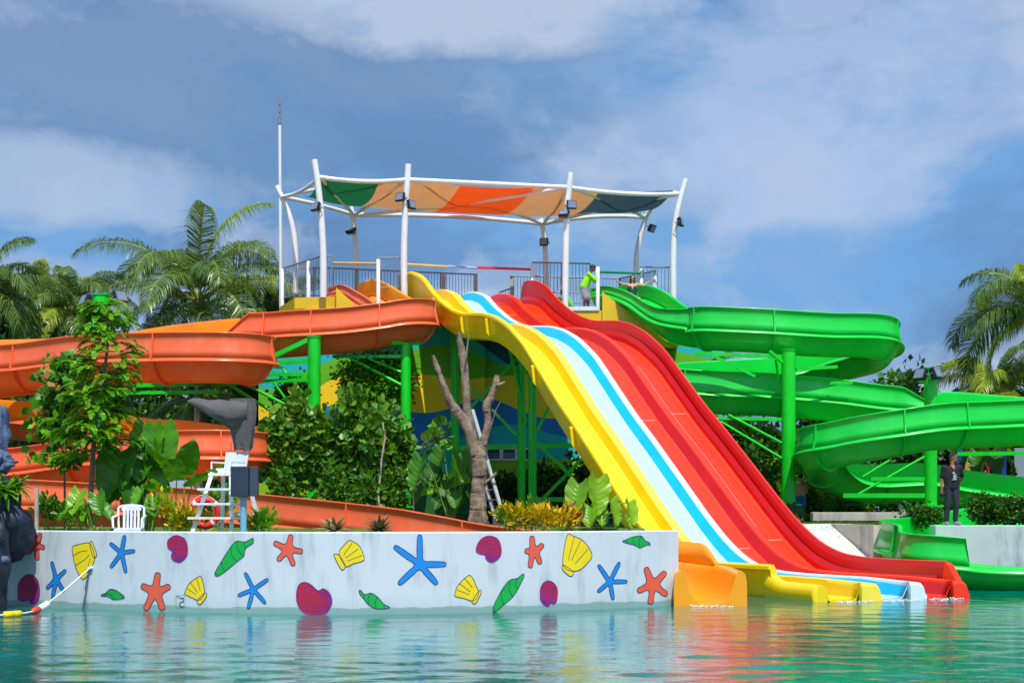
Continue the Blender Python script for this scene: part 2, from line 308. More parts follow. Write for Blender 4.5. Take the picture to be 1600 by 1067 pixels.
# water: a real rippled sheet
def water():
    m = bpy.data.materials.new('pool_water'); m.use_nodes = True; t = m.node_tree; b = t.nodes['Principled BSDF']
    tcn = t.nodes.new('ShaderNodeTexCoord'); no = t.nodes.new('ShaderNodeTexNoise'); no.inputs['Scale'].default_value = .35; no.inputs['Detail'].default_value = 3
    t.links.new(tcn.outputs['Object'], no.inputs[0])
    t.links.new(ramp(t, no.outputs[0], [(.35, lin(0, 100, 90)), (.65, lin(0, 126, 112))]), b.inputs['Base Color'])
    b.inputs['Roughness'].default_value = .02; b.inputs['IOR'].default_value = 1.62
    mp = t.nodes.new('ShaderNodeMapping'); mp.inputs['Scale'].default_value = (3.0, 7, 1); nb = t.nodes.new('ShaderNodeTexNoise'); nb.inputs['Scale'].default_value = 1.6; nb.inputs['Detail'].default_value = 3
    bp = t.nodes.new('ShaderNodeBump'); bp.inputs['Strength'].default_value = .16; bp.inputs['Distance'].default_value = .03
    t.links.new(tcn.outputs['Object'], mp.inputs[0]); t.links.new(mp.outputs[0], nb.inputs[0]); t.links.new(nb.outputs[0], bp.inputs['Height']); t.links.new(bp.outputs[0], b.inputs['Normal'])
    xs = np.concatenate([np.linspace(-40, -13, 10), np.arange(-12, 16, .09), np.linspace(17, 40, 10)])
    ys = np.concatenate([np.linspace(-12, 12, 10), np.arange(12.3, 24, .045), np.arange(24, 34.5, .08)])
    Xg, Yg = np.meshgrid(xs, ys); Z = np.zeros_like(Xg); r = np.random.default_rng(3)
    for _ in range(60):
        lam = r.uniform(.16, 1.1); th = r.normal(math.pi/2, .7); k = 2*math.pi/lam; amp = .00062*lam**1.0*(1.3 if lam > .6 else 1)
        Z += amp*np.sin(k*(math.cos(th)*Xg+math.sin(th)*Yg)+r.uniform(0, 6.28)+1.2*np.sin(.5*Xg+r.uniform(0, 6))+.8*np.sin(.35*Yg+r.uniform(0, 6)))
    amp = .75+.75*np.clip((24.5-Yg)/9, 0, 1); amp = np.where(Yg > 25, amp*np.clip(.75+(Xg-3)*.1, .7, 1.3), amp)
    Z *= amp
    v = np.stack([Xg, Yg, Z], -1).reshape(-1, 3).astype(np.float32); n_x = len(xs); n_y = len(ys)
    i, j = np.meshgrid(np.arange(n_x-1), np.arange(n_y-1)); a = (j*n_x+i).ravel()
    f = np.stack([a, a+1, a+1+n_x, a+n_x], -1).astype(np.int32)
    me = bpy.data.meshes.new('water'); me.vertices.add(len(v)); me.vertices.foreach_set('co', v.ravel()); me.loops.add(len(f)*4); me.loops.foreach_set('vertex_index', f.ravel())
    me.polygons.add(len(f)); me.polygons.foreach_set('loop_start', np.arange(0, len(f)*4, 4, dtype=np.int32)); me.polygons.foreach_set('loop_total', np.full(len(f), 4, np.int32))
    me.polygons.foreach_set('use_smooth', np.ones(len(f), bool)); me.materials.append(m); me.update(calc_edges=True)
    o = bpy.data.objects.new('water', me); COL.objects.link(o); tag(o, kind='structure')
water()
# ---- curved mural wall at the pool edge
WT = 1.41
wall = empty('pool_wall', (XX(530, 24.4), 24.4, 0), 'long curved white wall painted with starfish and seashells rising from the pool', 'wall')
b = MB(); ring = []
pxs = list(range(5, 1061, 15))+[1060]; pxs[0] = -40
pts = [(Vector((XX(p, wall_Ys(max(p, 5))), wall_Ys(max(p, 5)), 0))) for p in pxs]
for q in pts:
    ring.append([(q.x, q.y, -1.2), (q.x, q.y, WT-.02), (q.x, q.y+.02, WT), (q.x, q.y+.26, WT), (q.x, q.y+.28, WT-.02), (q.x, q.y+.28, -1.2)])
b.rings(ring, smooth=False)
mw = m_wall.copy(); mw.name = 'mural_wall_plaster'; t = mw.node_tree; bs = t.nodes['Principled BSDF']; src = bs.inputs['Base Color'].links[0].from_socket
tcn = t.nodes.new('ShaderNodeTexCoord'); sx = t.nodes.new('ShaderNodeSeparateXYZ'); nz = t.nodes.new('ShaderNodeTexNoise'); nz.inputs['Scale'].default_value = 2.2; nz.inputs['Detail'].default_value = 6
t.links.new(tcn.outputs['Object'], sx.inputs[0]); t.links.new(tcn.outputs['Object'], nz.inputs[0])
ma = t.nodes.new('ShaderNodeMath'); ma.operation = 'MULTIPLY_ADD'; t.links.new(nz.outputs[0], ma.inputs[0]); ma.inputs[1].default_value = -.14; t.links.new(sx.outputs[2], ma.inputs[2])
fk = ramp(t, ma.outputs[0], [(0.0, (.8, .8, .8)), (.035, (.72, .72, .72)), (.05, (.16, .16, .16)), (.30, (0, 0, 0))], 'LINEAR')
mxx = t.nodes.new('ShaderNodeMix'); mxx.data_type = 'RGBA'; t.links.new(fk, mxx.inputs[0]); t.links.new(src, mxx.inputs[6]); mxx.inputs[7].default_value = (*lin(104, 150, 140), 1)
t.links.new(mxx.outputs[2], bs.inputs['Base Color'])
b.build('wall_body', mw, wall)
e = b.v[-1]
cap = MB(); 
for i in range(len(pts)-1):
    pass
from mathutils.geometry import tessellate_polygon
def wp(px, py, off):
    Y = wall_Ys(px)-off; return Vector((XX(px, wall_Ys(px)), Y, H0+(YH-py)*wall_Ys(px)/F))
def smooth_closed(P, per=5):
    n = len(P); out = []
    for i in range(n):
        p0, p1, p2, p3 = [Vector(P[(i+k) % n]) for k in (-1, 0, 1, 2)]
        for k in range(per):
            t = k/per; out.append(.5*((2*p1)+(-p0+p2)*t+(2*p0-5*p1+4*p2-p3)*t*t+(-p0+3*p1-3*p2+p3)*t**3))
    return out
def ribbon(mbx, P, w, off, m, closed=False):
    n = len(P); L = []; R = []
    for i in range(n):
        a = P[(i-1) % n] if closed or i > 0 else P[i]; c = P[(i+1) % n] if closed or i < n-1 else P[i]
        d = (c-a); d = d.normalized() if d.length > 0 else Vector((1, 0)); nn = Vector((-d.y, d.x))*w/2
        L.append(P[i]+nn); R.append(P[i]-nn)
    vs = [wp(p.x, p.y, off) for p in L+R]; k = n if closed else n-1
    mbx.add(vs, [(i, (i+1) % n, n+(i+1) % n, n+i) for i in range(k)], m)
def motif(name, outline, fill, lines=(), bars=(), label=None, lw=.9, smooth=True, lm=None):
    mbx = MB()
    for oi, o in enumerate([outline]+list(bars)):
        P = smooth_closed(o) if smooth else [Vector(q) for q in o]
        tri = [[Vector((P[i].x, P[i].y)) for i in q] for q in tessellate_polygon([[Vector((p.x, p.y, 0)) for p in P]])]; done = []
        while tri:
            q = tri.pop(); L = [(q[i]-q[(i+1) % 3]).length for i in range(3)]; k = L.index(max(L))
            if L[k] < 11: done.append(q); continue
            mm = (q[k]+q[(k+1) % 3])/2; tri += [[q[k], mm, q[(k+2) % 3]], [mm, q[(k+1) % 3], q[(k+2) % 3]]]
        mbx.add([wp(p.x, p.y, .006+.001*oi) for q in done for p in q], [(3*i, 3*i+1, 3*i+2) for i in range(len(done))], 0); ribbon(mbx, P, lw, .010, 1, True)
    for l in lines: ribbon(mbx, [Vector(q[:2]) for _, q in [(0, (v.x, v.y)) for _, v in cr([(a, c, 0) for a, c in l], 5)]] if len(l) > 2 else [Vector(q) for q in l], lw*.85, .010, 1)
    return mbx.build(name, [fill, lm or m_navy], wall, label)
def star(c, tips, wt, wv):
    c = Vector(c); T = [Vector(p)-c for p in tips]; T.sort(key=lambda v: math.atan2(v.y, v.x)); P = []; n = len(T); wv0 = wv
    for i in range(n):
        a = T[i]; d = a.normalized(); nn = Vector((-d.y, d.x)); k = T[(i+1) % n].normalized(); mid = (d+k)
        wv = max(wv0, 1.2*wt/max(.2, math.sin(math.acos(max(-1, min(1, d.dot(k))))/2)))
        P += [c+d*a.length*.45-nn*wt*1.1, c+a*.78-nn*wt*1.0, c+a-d*wt*.35-nn*wt*.7, c+a, c+a-d*wt*.35+nn*wt*.7, c+a*.78+nn*wt*1.0, c+d*a.length*.45+nn*wt*1.1]
        P.append(c+mid.normalized()*wv)
    return P
def ostar(c, tips, wt, wv):
    c = Vector(c); T = [Vector(p)-c for p in tips]; T.sort(key=lambda v: math.atan2(v.y, v.x)); P = []; n = len(T)
    for i in range(n):
        a = T[i]; d = a.normalized(); nn = Vector((-d.y, d.x)); mid = (d+T[(i+1) % n].normalized()).normalized()
        P += [c+a*.9-nn*wt*.9, c+a+nn*0, c+a*.9+nn*wt*.9, c+mid*wv]
    return P
p_or = mat('coral_paint', (232, 92, 62), .6, var=.06); p_bl = mat('blue_paint', (10, 132, 214), .6, var=.06); p_ye = mat('yellow_paint', (242, 210, 10), .6, var=.06)
p_pu = mat('crimson_paint', (176, 22, 54), .6, var=.1); p_gr = mat('green_paint', (0, 168, 62), .6, var=.08); p_vi = mat('violet_line_paint', (96, 40, 160), .6, var=.1)
for c, tp in (((56, 852), [(46, 834), (64, 833), (70, 855), (59, 874), (44, 864)]), ((243, 924), [(247, 894), (266, 915), (255, 952), (227, 952), (221, 914)]), ((450, 858), [(455, 835), (473, 861), (459, 883), (434, 875), (428, 847)]),
              ((834, 861), [(831, 837), (849, 850), (845, 880), (828, 886), (820, 860)]), ((1020, 913), [(1009, 886), (1040, 893), (1042, 929), (1016, 943), (996, 923)])):
    R = max((Vector(p)-Vector(c)).length for p in tp); motif('starfish', ostar(c, tp, R*.15, R*.36), p_or, label='coral starfish painted on the wall')
for c, tp in (((88, 904), [(81, 877), (103, 890), (100, 923), (82, 934), (73, 919)]), ((190, 863), [(195, 836), (211, 860), (197, 894), (173, 886), (172, 848)]), ((396, 920), [(383, 894), (419, 904), (415, 942), (388, 950), (372, 930)]),
              ((656, 881), [(656, 835), (697, 881), (683, 912), (623, 912), (616, 853)]), ((953, 908), [(968, 878), (980, 908), (958, 936), (934, 924), (935, 882)])):
    R = max((Vector(p)-Vector(c)).length for p in tp); motif('starfish', star(c, tp, R*.085, R*.17), p_bl, label='blue thin armed starfish painted on the wall')
for o, bar, ln in (([(113, 856), (120, 851), (133, 848), (141, 849), (148, 868), (145, 882), (140, 893), (133, 903), (127, 902), (118, 884)], [(141, 847), (144, 846), (151, 864), (149, 870), (145, 868), (141, 853)], [[(114, 868), (127, 861), (137, 860)], [(118, 883), (132, 874), (140, 866)], [(128, 899), (137, 886), (141, 872)]]),
                   ([(289, 925), (296, 911), (311, 900), (315, 902), (319, 918), (319, 928), (311, 937), (300, 933), (290, 928)], [(320, 926), (323, 930), (314, 943), (309, 942), (309, 937)], [[(293, 919), (306, 928)], [(298, 910), (309, 925)], [(307, 902), (313, 922)]]),
                   ([(530, 864), (536, 853), (546, 844), (552, 846), (562, 853), (569, 870), (566, 876), (552, 880), (540, 884)], [(522, 867), (525, 865), (531, 868), (539, 882), (537, 889), (532, 887)], [[(537, 867), (550, 848)], [(540, 871), (560, 857)], [(543, 876), (566, 867)]]),
                   ([(711, 928), (715, 915), (731, 899), (738, 902), (744, 915), (748, 926), (740, 938), (725, 934), (712, 931)], [(749, 922), (752, 925), (744, 941), (740, 942), (738, 938)], [[(714, 921), (733, 928)], [(718, 911), (735, 924)], [(726, 903), (738, 917)]]),
                   ([(887, 835), (896, 837), (913, 846), (925, 866), (917, 880), (905, 890), (890, 891), (880, 882), (881, 860)], [(879, 882), (884, 884), (895, 892), (894, 899), (888, 898), (879, 889)], [[(888, 875), (897, 838)], [(893, 875), (907, 845)], [(899, 880), (919, 857)]])):
    motif('scallop_shell', o, p_ye, ln, [bar], 'yellow ribbed shell painted on the wall')
for o, c in (([(262, 845), (268, 839), (276, 836), (288, 841), (293, 853), (292, 867), (285, 876), (277, 878), (269, 873), (268, 866), (271, 860), (263, 856)], (279, 869)), ([(28, 930), (29, 912), (37, 900), (48, 897), (58, 904), (62, 918), (61, 934), (55, 944), (48, 942), (45, 935), (36, 939), (29, 936)], (53, 936)),
             ([(463, 930), (466, 915), (474, 909), (485, 912), (497, 922), (505, 919), (515, 926), (519, 940), (514, 952), (507, 958), (490, 959), (475, 956), (466, 945)], (512, 937)), ([(744, 860), (747, 848), (756, 839), (767, 837), (778, 842), (783, 855), (782, 868), (772, 877), (764, 877), (759, 871), (758, 865), (750, 865)], (768, 868)),
             ([(844, 930), (845, 917), (852, 908), (862, 908), (870, 917), (871, 930), (868, 942), (860, 942), (857, 947), (850, 944), (845, 937)], (853, 937))):
    ln = []
    for s_ in (.8, .6, .4, .2):
        q = [(c[0]+(x-c[0])*s_, c[1]+(y-c[1])*s_) for x, y in o]; ln.append([(p.x, p.y) for p in smooth_closed(q, 3)])
    motif('snail_shell', o, p_pu, ln, label='crimson spiral shell with violet lines painted on the wall', lm=p_vi)
for o in ([(336, 898), (337, 892), (347, 875), (362, 852), (370, 845), (383, 846), (393, 841), (396, 841), (395, 848), (384, 856), (381, 868), (370, 877), (352, 892), (341, 899)], [(158, 929), (165, 926), (172, 920), (182, 922), (190, 928), (194, 931), (193, 934), (178, 936), (168, 931), (161, 931)][::-1],
          [(609, 948), (600, 943), (590, 932), (580, 926), (570, 928), (564, 922), (561, 922), (563, 928), (569, 935), (576, 944), (588, 950), (602, 950)], [(770, 953), (775, 938), (788, 915), (798, 905), (808, 903), (817, 896), (819, 899), (814, 910), (809, 920), (801, 932), (787, 944), (774, 955)],
          [(973, 845), (980, 842), (990, 838), (1002, 837), (1008, 844), (1014, 847), (1016, 851), (1010, 851), (1000, 855), (992, 851), (980, 848)]):
    n = len(o); ln = []
    for i in range(1, n//2-1):
        a, c = Vector(o[i]), Vector(o[n-i]) if n-i < n else Vector(o[0]); mdl = (a+c)/2+Vector((-(c-a).y, (c-a).x))*.16; ln.append([tuple(a), tuple(mdl), tuple(c)])
    motif('conch_shell', o, p_gr, ln, label='green pointed shell painted on the wall')
mbx = MB(); V2 = lambda L: [Vector(q) for q in L]
ribbon(mbx, V2([(275, 929.5), (289, 929.5), (289, 949), (275, 949)]), .5, .006, 0, True)
ribbon(mbx, V2([(281, 934), (287.3, 934)]), 1.5, .006, 0); ribbon(mbx, V2([(287, 934), (286.6, 940)]), 1.4, .0065, 0)
ribbon(mbx, V2([(287, 940.3), (283.5, 939.6), (281, 941.5), (280.6, 944.5), (282, 947.3), (284.5, 948), (287.3, 946.8)]), 1.5, .007, 0)
ribbon(mbx, V2([(275.8, 930.8), (278.2, 930.8)]), .6, .006, 0); ribbon(mbx, V2([(277, 930.8), (277, 934.2)]), .6, .0065, 0)
ribbon(mbx, V2([(280.3, 930.8), (280.3, 934.2)]), .6, .006, 0); ribbon(mbx, V2([(280.3, 931), (278.6, 931)]), .6, .0065, 0); ribbon(mbx, V2([(280.3, 932.4), (279, 932.4)]), .6, .0065, 0)
mbx.build('depth_marking', mat('grey_marking_paint', (70, 84, 100), .6), wall, 'small boxed five feet depth mark')
# ---- right pool wall (stained) with the man on it, ramp, retaining wall, low wall
m_stain = mat('stained_pool_wall', (188, 196, 194), .85, var=.08, vs=1.5, bump=.1, bs=30, dirt=(98, 120, 118), dirts=1.3, dirtamt=.95)
o = MB(); o.box((10.33+6.5, 34.95, .1), (13, .5, 2.66), 0, None, .02)
tag(o.build('pool_wall', m_stain), 'low grey stained wall at the right pool edge, under the man in black', 'wall')
o = MB(); x0, x1, ya, yb = 3.3, 9.6, 32.6, 40.3
nn = 12; o.add([(x, y, -.24+(y-33.4)*.24+.01*math.sin(x*2+y)) for y in np.linspace(ya, yb, nn) for x in np.linspace(x0, x1, nn)], [(j*nn+i, j*nn+i+1, (j+1)*nn+i+1, (j+1)*nn+i) for j in range(nn-1) for i in range(nn-1)])
tag(o.build('splash_apron', m_conc), kind='structure')
o = MB(); o.rings([[(x, y, .1), (x, y, 1.42), (x+.22, y, 1.42), (x+.22, y, .1)] for x, y in ((9.0, 40.2), (9.2, 37.8), (9.28, 36.5))], smooth=False)
tag(o.build('retaining_wall', mat('aged_concrete', (204, 198, 184), .9, var=.1, vs=3, bump=.2, bs=25, dirt=(120, 112, 98), dirts=3, dirtamt=.7)), 'short weathered concrete wall sloping beside the pale ramp, left of the green flume exit', 'wall')
o = MB(); o.box(((XX(1268, 42)+XX(1425, 42))/2, 42, 1.62), (XX(1425, 42)-XX(1268, 42), .4, .26), 0, None, .02)
for k in range(4): o.box((XX(1290+40*k, 42), 42.05, 1.42), (.25, .3, .2))
tag(o.build('low_wall', m_concd), 'low grey concrete kerb wall behind the grass, under the green flume', 'wall')
o = MB(); o.box(((XX(770, 45)+XX(895, 45))/2, 45, 1.6), (XX(895, 45)-XX(770, 45), .4, .5), 0, None, .02)
tag(o.build('planter_kerb', m_conc), 'pale concrete planter kerb behind the dead tree and the ladder', 'kerb')
# ================================================================ FLUMES (open spiral body slides)
FW = .62
def frames(path):
    P = [p for t, p in path]; out = []
    for i, (t, p) in enumerate(path):
        d = P[min(i+1, len(P)-1)]-P[max(i-1, 0)]; d = Vector((d.x, d.y, 0)).normalized(); out.append((t, p, Vector((d.y, -d.x, 0))))
    return out
def trough_sec():
    hp = [(0, -.60), (.12, -.585), (.22, -.54), (.32, -.455), (.41, -.345), (.49, -.21), (.575, -.06), (.62, 0)]; ho = [(u*1.05+.018*(u > 0), v*1.07) for u, v in hp[:-1]]
    inn = [(-u, v) for u, v in hp[::-1]][:-1]+hp; ext = ho[::-1]+[(-u, v) for u, v in ho[1:]]
    sec = inn+[(FW+.05, .03), (FW+.19, -.085), (FW+.18, -.125), (FW+.05, -.05)]+ext+[(-FW-.05, -.05), (-FW-.18, -.125), (-FW-.19, -.085), (-FW-.05, .03)]
    mi = [1]*15+[0]*(len(sec)-15); return sec, mi
SEC, SMI = trough_sec()
def flume(root, ctrl, mx_, mi_, guards, joints, per=8, name='trough', rim_over=None, tail=None, stop=None):
    """ctrl: control points of the rim line; guards: (t0, t1, side, height, taper0, taper1); side +1 = right of travel"""
    path = cr(ctrl, per); fr = frames(path); T = len(ctrl)-1
    def ring(p, r, sec): return [p+r*u+Vector((0, 0, v)) for u, v in sec]
    tail = tail or T+1
    a = [q for q in fr if q[0] <= tail+1e-6]
    b = MB(); b.rings([ring(p, r, SEC) for t, p, r in a], mi=SMI); b.build(name, [mx_, mi_], root)
    if tail < T and not stop:
        b = MB(); b.rings([ring(p, r, SEC) for t, p, r in fr if t >= tail-1e-6], mi=[1]*len(SEC)); b.build('exit_trough', [mx_, mi_], root)
    for (t0, t1, side, hgt, ta, tb) in guards:
        b = MB(); R = []
        for t, p, r in fr:
            if t < t0-1e-6 or t > t1+1e-6: continue
            k = hgt if not isinstance(hgt, list) else float(np.interp(t, [q[0] for q in hgt], [q[1] for q in hgt]))
            if ta: k *= min(1, max(.02, (t-t0)/ta))
            if tb: k *= min(1, max(.02, (t1-t)/tb))
            k = max(k, .05)
            inn = [(FW+.05, .006), (FW+.0, k*.3), (FW-.035, k*.65), (FW-.055, k*.9), (FW-.06, k)]
            ext = [(FW-.055, k+.02), (FW+.045, k+.02), (FW+.045, k-.015), (FW-.02, k*.93), (FW+.0, k*.65), (FW+.038, k*.3), (FW+.10, .006)]
            R.append([p+r*(u*side)+Vector((0, 0, v)) for u, v in inn+ext])
        n = len(inn+ext); mi = [1]*4+[0]*(n-5)+[0]
        b.rings(R, mi=mi); b.build('guard_wall', [mi_ if (t1 < 6 and side < 0) or t0 >= tail else mx_, mi_], root)
    def at(t):
        i = min(range(len(fr)), key=lambda k: abs(fr[k][0]-t)); return i
    for tj in joints:
        i = at(tj); t, p, r = fr[i]; d = Vector((-r.y, r.x, 0)); b = MB(); sec = []
        q_ = [(.62, -.06), (.57, -.22), (.49, -.36), (.39, -.48), (.27, -.57), (.13, -.615), (0, -.63)]; sec = q_+[(-u, v) for u, v in q_[:-1][::-1]]; outr = [(u*1.12, v*1.115) for u, v in sec[::-1]]
        b.rings([ring(p+d*(-.02), r, sec+outr), ring(p+d*.02, r, sec+outr)], smooth=False)
        for (t0, t1, side, hgt, ta, tb) in guards:
            if t0+.3 < tj < t1-.3:
                k = hgt if not isinstance(hgt, list) else float(np.interp(tj, [q[0] for q in hgt], [q[1] for q in hgt])); lo = [(FW+.09, .01), (FW+.03, k*.3), (FW-.01, k*.65), (FW-.03, k*.96)]; hi = [(FW+.045, k*1.0), (FW+.065, k*.65), (FW+.10, k*.3), (FW+.17, -.05)]
                b.rings([[q+r*(u*side)+Vector((0, 0, v)) for u, v in lo+hi] for q in (p+d*(-.02), p+d*.02)], smooth=False)
        b.build('joint_flange', mx_, root)
    return fr
os_ = empty('spiral_slide', (-8, 42, GRZ), 'orange and amber open spiral water slide looping left of the tower', 'water slide', 'open spiral slides')
NO = len(OR); iC = 33
flume(os_, OR, m_orx, m_ori, [(0, 4.4, 1, [(0, .25), (2, .35), (4, .3)], 0, 1.0), (0, 3.9, -1, [(0, .5), (2, .7), (4, .75)], 0, .3), (3.6, 9.9, -1, .7, .3, .5), (9.6, 24.6, 1, .70, .4, .6), (24.0, 39.6, -1, .70, .6, .6), (39.0, NO-5.0, 1, [(39, .7), (46.5, .7), (49, .5)], .6, .3),],
      [4.6, 6.2, 7.6, 9.0, 11.2, 17.2, 19.0, 21.0, 24.5, 30.0, 34.0, 35.0, 36.0, 37.2, 42.5, 44.0, 45.6, 47.5, 49.3], tail=NO-4.9, stop=NO-5)
# amber exit trough with thick rolled sides
xfr = [q for q in frames(cr(OR, 8)) if q[0] >= NO-5.2]; b = MB()
q_ = [(0, -.60), (.12, -.585), (.24, -.53), (.34, -.42), (.41, -.26), (.45, -.08), (.48, .0), (.53, .045), (.60, .045), (.65, 0), (.67, -.12), (.68, -.30), (.68, -.80), (0, -.80)]
sec_ = [(-u, v) for u, v in q_[:-1][::-1]]+q_[1:-1]
b.rings([[p+r*u+Vector((0, 0, v)) for u, v in sec_] for t, p, r in xfr]); b.build('exit_trough', m_ori, os_)
b = MB(); R = []
for t, p, r in xfr:
    if t > NO-2.55: break
    k = .46*min(1, max(.05, (NO-2.55-t)/.5)); R.append([p-r*u+Vector((0, 0, v)) for u, v in ((.50, .03), (.54, k*.5), (.52, k), (.60, k+.01), (.64, k*.5), (.62, .02))])
b.rings(R); b.build('guard_wall', m_ori, os_)
gs = empty('spiral_slide', (10, 44, GRZ), 'green open spiral water slide looping right of the tower down to the pool', 'water slide', 'open spiral slides')
flume(gs, GN, m_gnx, m_gni, [(0, 3.9, -1, .75, 0, 1.2), (0, 19.9, 1, .70, 0, .4), (20.3, 35.5, -1, .68, .4, .6), (35.5, 39.5, -1, .66, .3, .4), (44, 52, 1, .62, 3.0, .35)] if False else
      [(0, 4.9, -1, [(0, .4), (2.5, .62), (4, .65)], 0, .8), (0, 20.6, 1, [(0, .22), (2.5, .35), (4.5, .7)], 0, .5), (20.2, 38.2, -1, .68, .5, .25), (41.6, len(GN)-4.0, 1, .62, .8, .12)],
      [4.6, 6.1, 8.2, 10.0, 12.5, 16.5, 18.3, 21.0, 22.0, 27.6, 28.8, 30.6, 32.3, 34.2, 36.5, 44.5, 46.6, 48.7, 50.2])
# ================================================================ FOUR LANE MAT SLIDE
ang = math.radians(24); DV = Vector((math.sin(ang), -math.cos(ang), 0)); CV = Vector((math.cos(ang), math.sin(ang), 0)); SO = Vector((6.4, 26.8, 0)); PW = 1.1
TOPZ = [(-25.2, 10.02), (-24.3, 10.02), (-23.7, 9.93), (-22.8, 9.62), (-21.9, 9.02), (-20.9, 8.50), (-20.0, 8.16), (-19.2, 7.95), (-18.4, 7.86), (-17.6, 7.76), (-16.7, 7.55), (-15.75, 7.18), (-14.65, 6.55), (-13.4, 5.55), (-12.36, 4.73), (-11.3, 3.98), (-9.65, 2.74), (-8.6, 1.95), (-7.8, 1.41), (-7.0, .99), (-6.2, .76), (-5.4, .69), (-4.4, .67), (-2.4, .68), (-1.5, .67), (-.85, .66)]
_s = np.array([k[0] for k in TOPZ]); _z = np.array([k[1] for k in TOPZ])
def topz(s):   # smooth interpolation
    return float(np.mean(np.interp(np.linspace(s-.28, s+.28, 9), _s, _z)))
def wallh(s): return float(np.interp(s, [-25.2, -23.5, -21.5, -19], [.95, .85, .70, .62]))
def floorz(s): return topz(s)-wallh(s)
def prof(s, pts):    # pts: list of (lateral, height above floor)
    base = SO+DV*s; z = floorz(s); return [base+CV*u+Vector((0, 0, z+v)) for u, v in pts]
SS = list(np.arange(-24.7, -.85, .2))+[-.9]
ms_ = empty('mat_slide', SO+DV*(-12), 'four lane mat racing slide in yellow, pale blue and red running down to the pool', 'water slide')
DH = .34
def lane(k, s1):
    u0 = k*PW; w_ = .1 if k == 3 else .03*(k > 0); we_ = (.89, 1.0, .99, .99)[k]; out = [(u0+.09, .12), (u0+.12, .05), (u0+.2, .005), (u0+.48, -.012), (u0+.72+w_, 0), (u0+.80+w_, .03), (u0+.80+(we_-.80)*.55, .17), (u0+we_, DH-.02)]
    return out
lanes_m = [(m_yel, m_yeld), (m_blup, m_blu), (m_red, m_redd), (m_red, m_redd)]  # floor, right wall; shade is painted into the yellow and red wall colours
for k in range(4):
    s1 = -.9 if k < 3 else -2.5
    sl_ = [s for s in SS if s <= s1]+([s1] if SS[-1] > s1 else [])
    p = lane(k, s1); pts_ = p+[(u, v-.05) for u, v in p[::-1]]; b = MB()
    split_rings(b, [prof(s, pts_) for s in sl_], [0, 0, 0, 0, 0, 1, 1]+[1]+[0]*8); b.build('lane', list(lanes_m[k]), ms_, label=['yellow lane', 'pale blue lane with cyan side', 'red lane', 'outer red lane'][k])
for k in range(1, 4):
    u = k*PW; wl = {1: .215, 2: .12, 3: .13}[k]; b = MB(); R = []
    for q in SS+[-.82, -.78]:
        g_ = float(np.interp(q, [-2.2, -1.0, -.78], [0, 1, 1.25])); w = 1+.75*g_; dh = -.02*g_-(.05 if q > -.8 else 0)
        R.append(prof(q, [(u-wl-.03*g_, DH-.06+dh), (u-wl+.01-.03*g_, DH-.015+dh), (u-wl+.045, DH+dh), (u-.01, DH+dh), (u+.06*w, DH-.02+dh), (u+.09*w, DH-.07+dh), (u+.105*w, .09), (u+.13*w, .035), (u+.105*w, .02-.2*g_), (u+.06*w, (DH-.09)*(1-g_)-.2*g_), (u-wl+.045, (DH-.10)*(1-g_)-.2*g_), (u-wl-.03*g_, (DH-.11)*(1-g_)-.2*g_)]))
    split_rings(b, R, 0); b.build('lane_divider', {1: m_yelp, 2: m_whi, 3: m_red}[k], ms_, label={1: 'pale yellow divider', 2: 'white divider', 3: 'red divider'}[k])
def sidewall(u, sg, s1, m, mo, nm):
    b = MB(); R = []
    for s in [q for q in SS if q <= s1]:
        w = wallh(s)
        inn = [(0.10, .10), (.07, w*.4), (.03, w*.8), (-.03, w)]; outp = [(-.11, w+.01), (-.16, w-.03), (-.17, w-.1), (-.12, w-.1), (-.10, w*.5), (-.06, .02), (-.02, -.16), (.14, -.22), (.2, -.05)] if sg > 0 else [(-.075, w+.012), (-.085, w-.03), (-.06, w-.04), (-.055, w*.7), (-.05, w*.5), (-.06, .02), (-.02, -.16), (.14, -.22), (.2, -.05)]
        R.append(prof(s, [(u+sg*a, v) for a, v in inn+outp]))
    mi = [0]*3+[1]*(len(R[0])-3)
    if sg < 0: R = [r[::-1] for r in R]; mi = mi[:-1][::-1]+[1]
    split_rings(b, R, mi); return b.build(nm, m, ms_)
sidewall(0, 1, -2.4, [m_yel, m_yel], 0, 'side_wall'); sidewall(4*PW, -1, -2.5, [m_redd, m_red], 0, 'side_wall')
foam_pts = []
for k in range(3): foam_pts += [SO+DV*(-.8+random.random()*.35)+CV*(k*PW+random.uniform(.15, .95)) for _ in range(60)]
foam_pts += [Vector((3.7+random.uniform(-.4, .4), 26.45-random.random()*.3, 0)) for _ in range(70)]
b = MB()
for p in foam_pts: r_ = random.uniform(.004, .014); b.ellip((p.x, p.y, random.uniform(0, .03)), (r_*1.8, r_*1.4, r_*.7), 0, 6)
tag(b.build('water_splash', mat('white_foam', (236, 244, 246), .5)), 'white foam specks where the slide exits meet the pool', 'foam', None, 'stuff')
# low yellow lip after the left side wall, exit lip and under skirt
b = MB(); R = []
for s in [q for q in SS if -2.75 <= q]:
    hh = float(np.interp(s, [-2.75, -2.35, -2.1, -.9], [.6, .34, .3, .3])); R.append(prof(s, [(.13, .08), (.08, hh-.05), (.0, hh), (-.09, hh-.03), (-.14, hh*.5), (-.12, -.15), (.1, -.15)]))
b.rings(R); b.build('side_lip', m_yel, ms_)
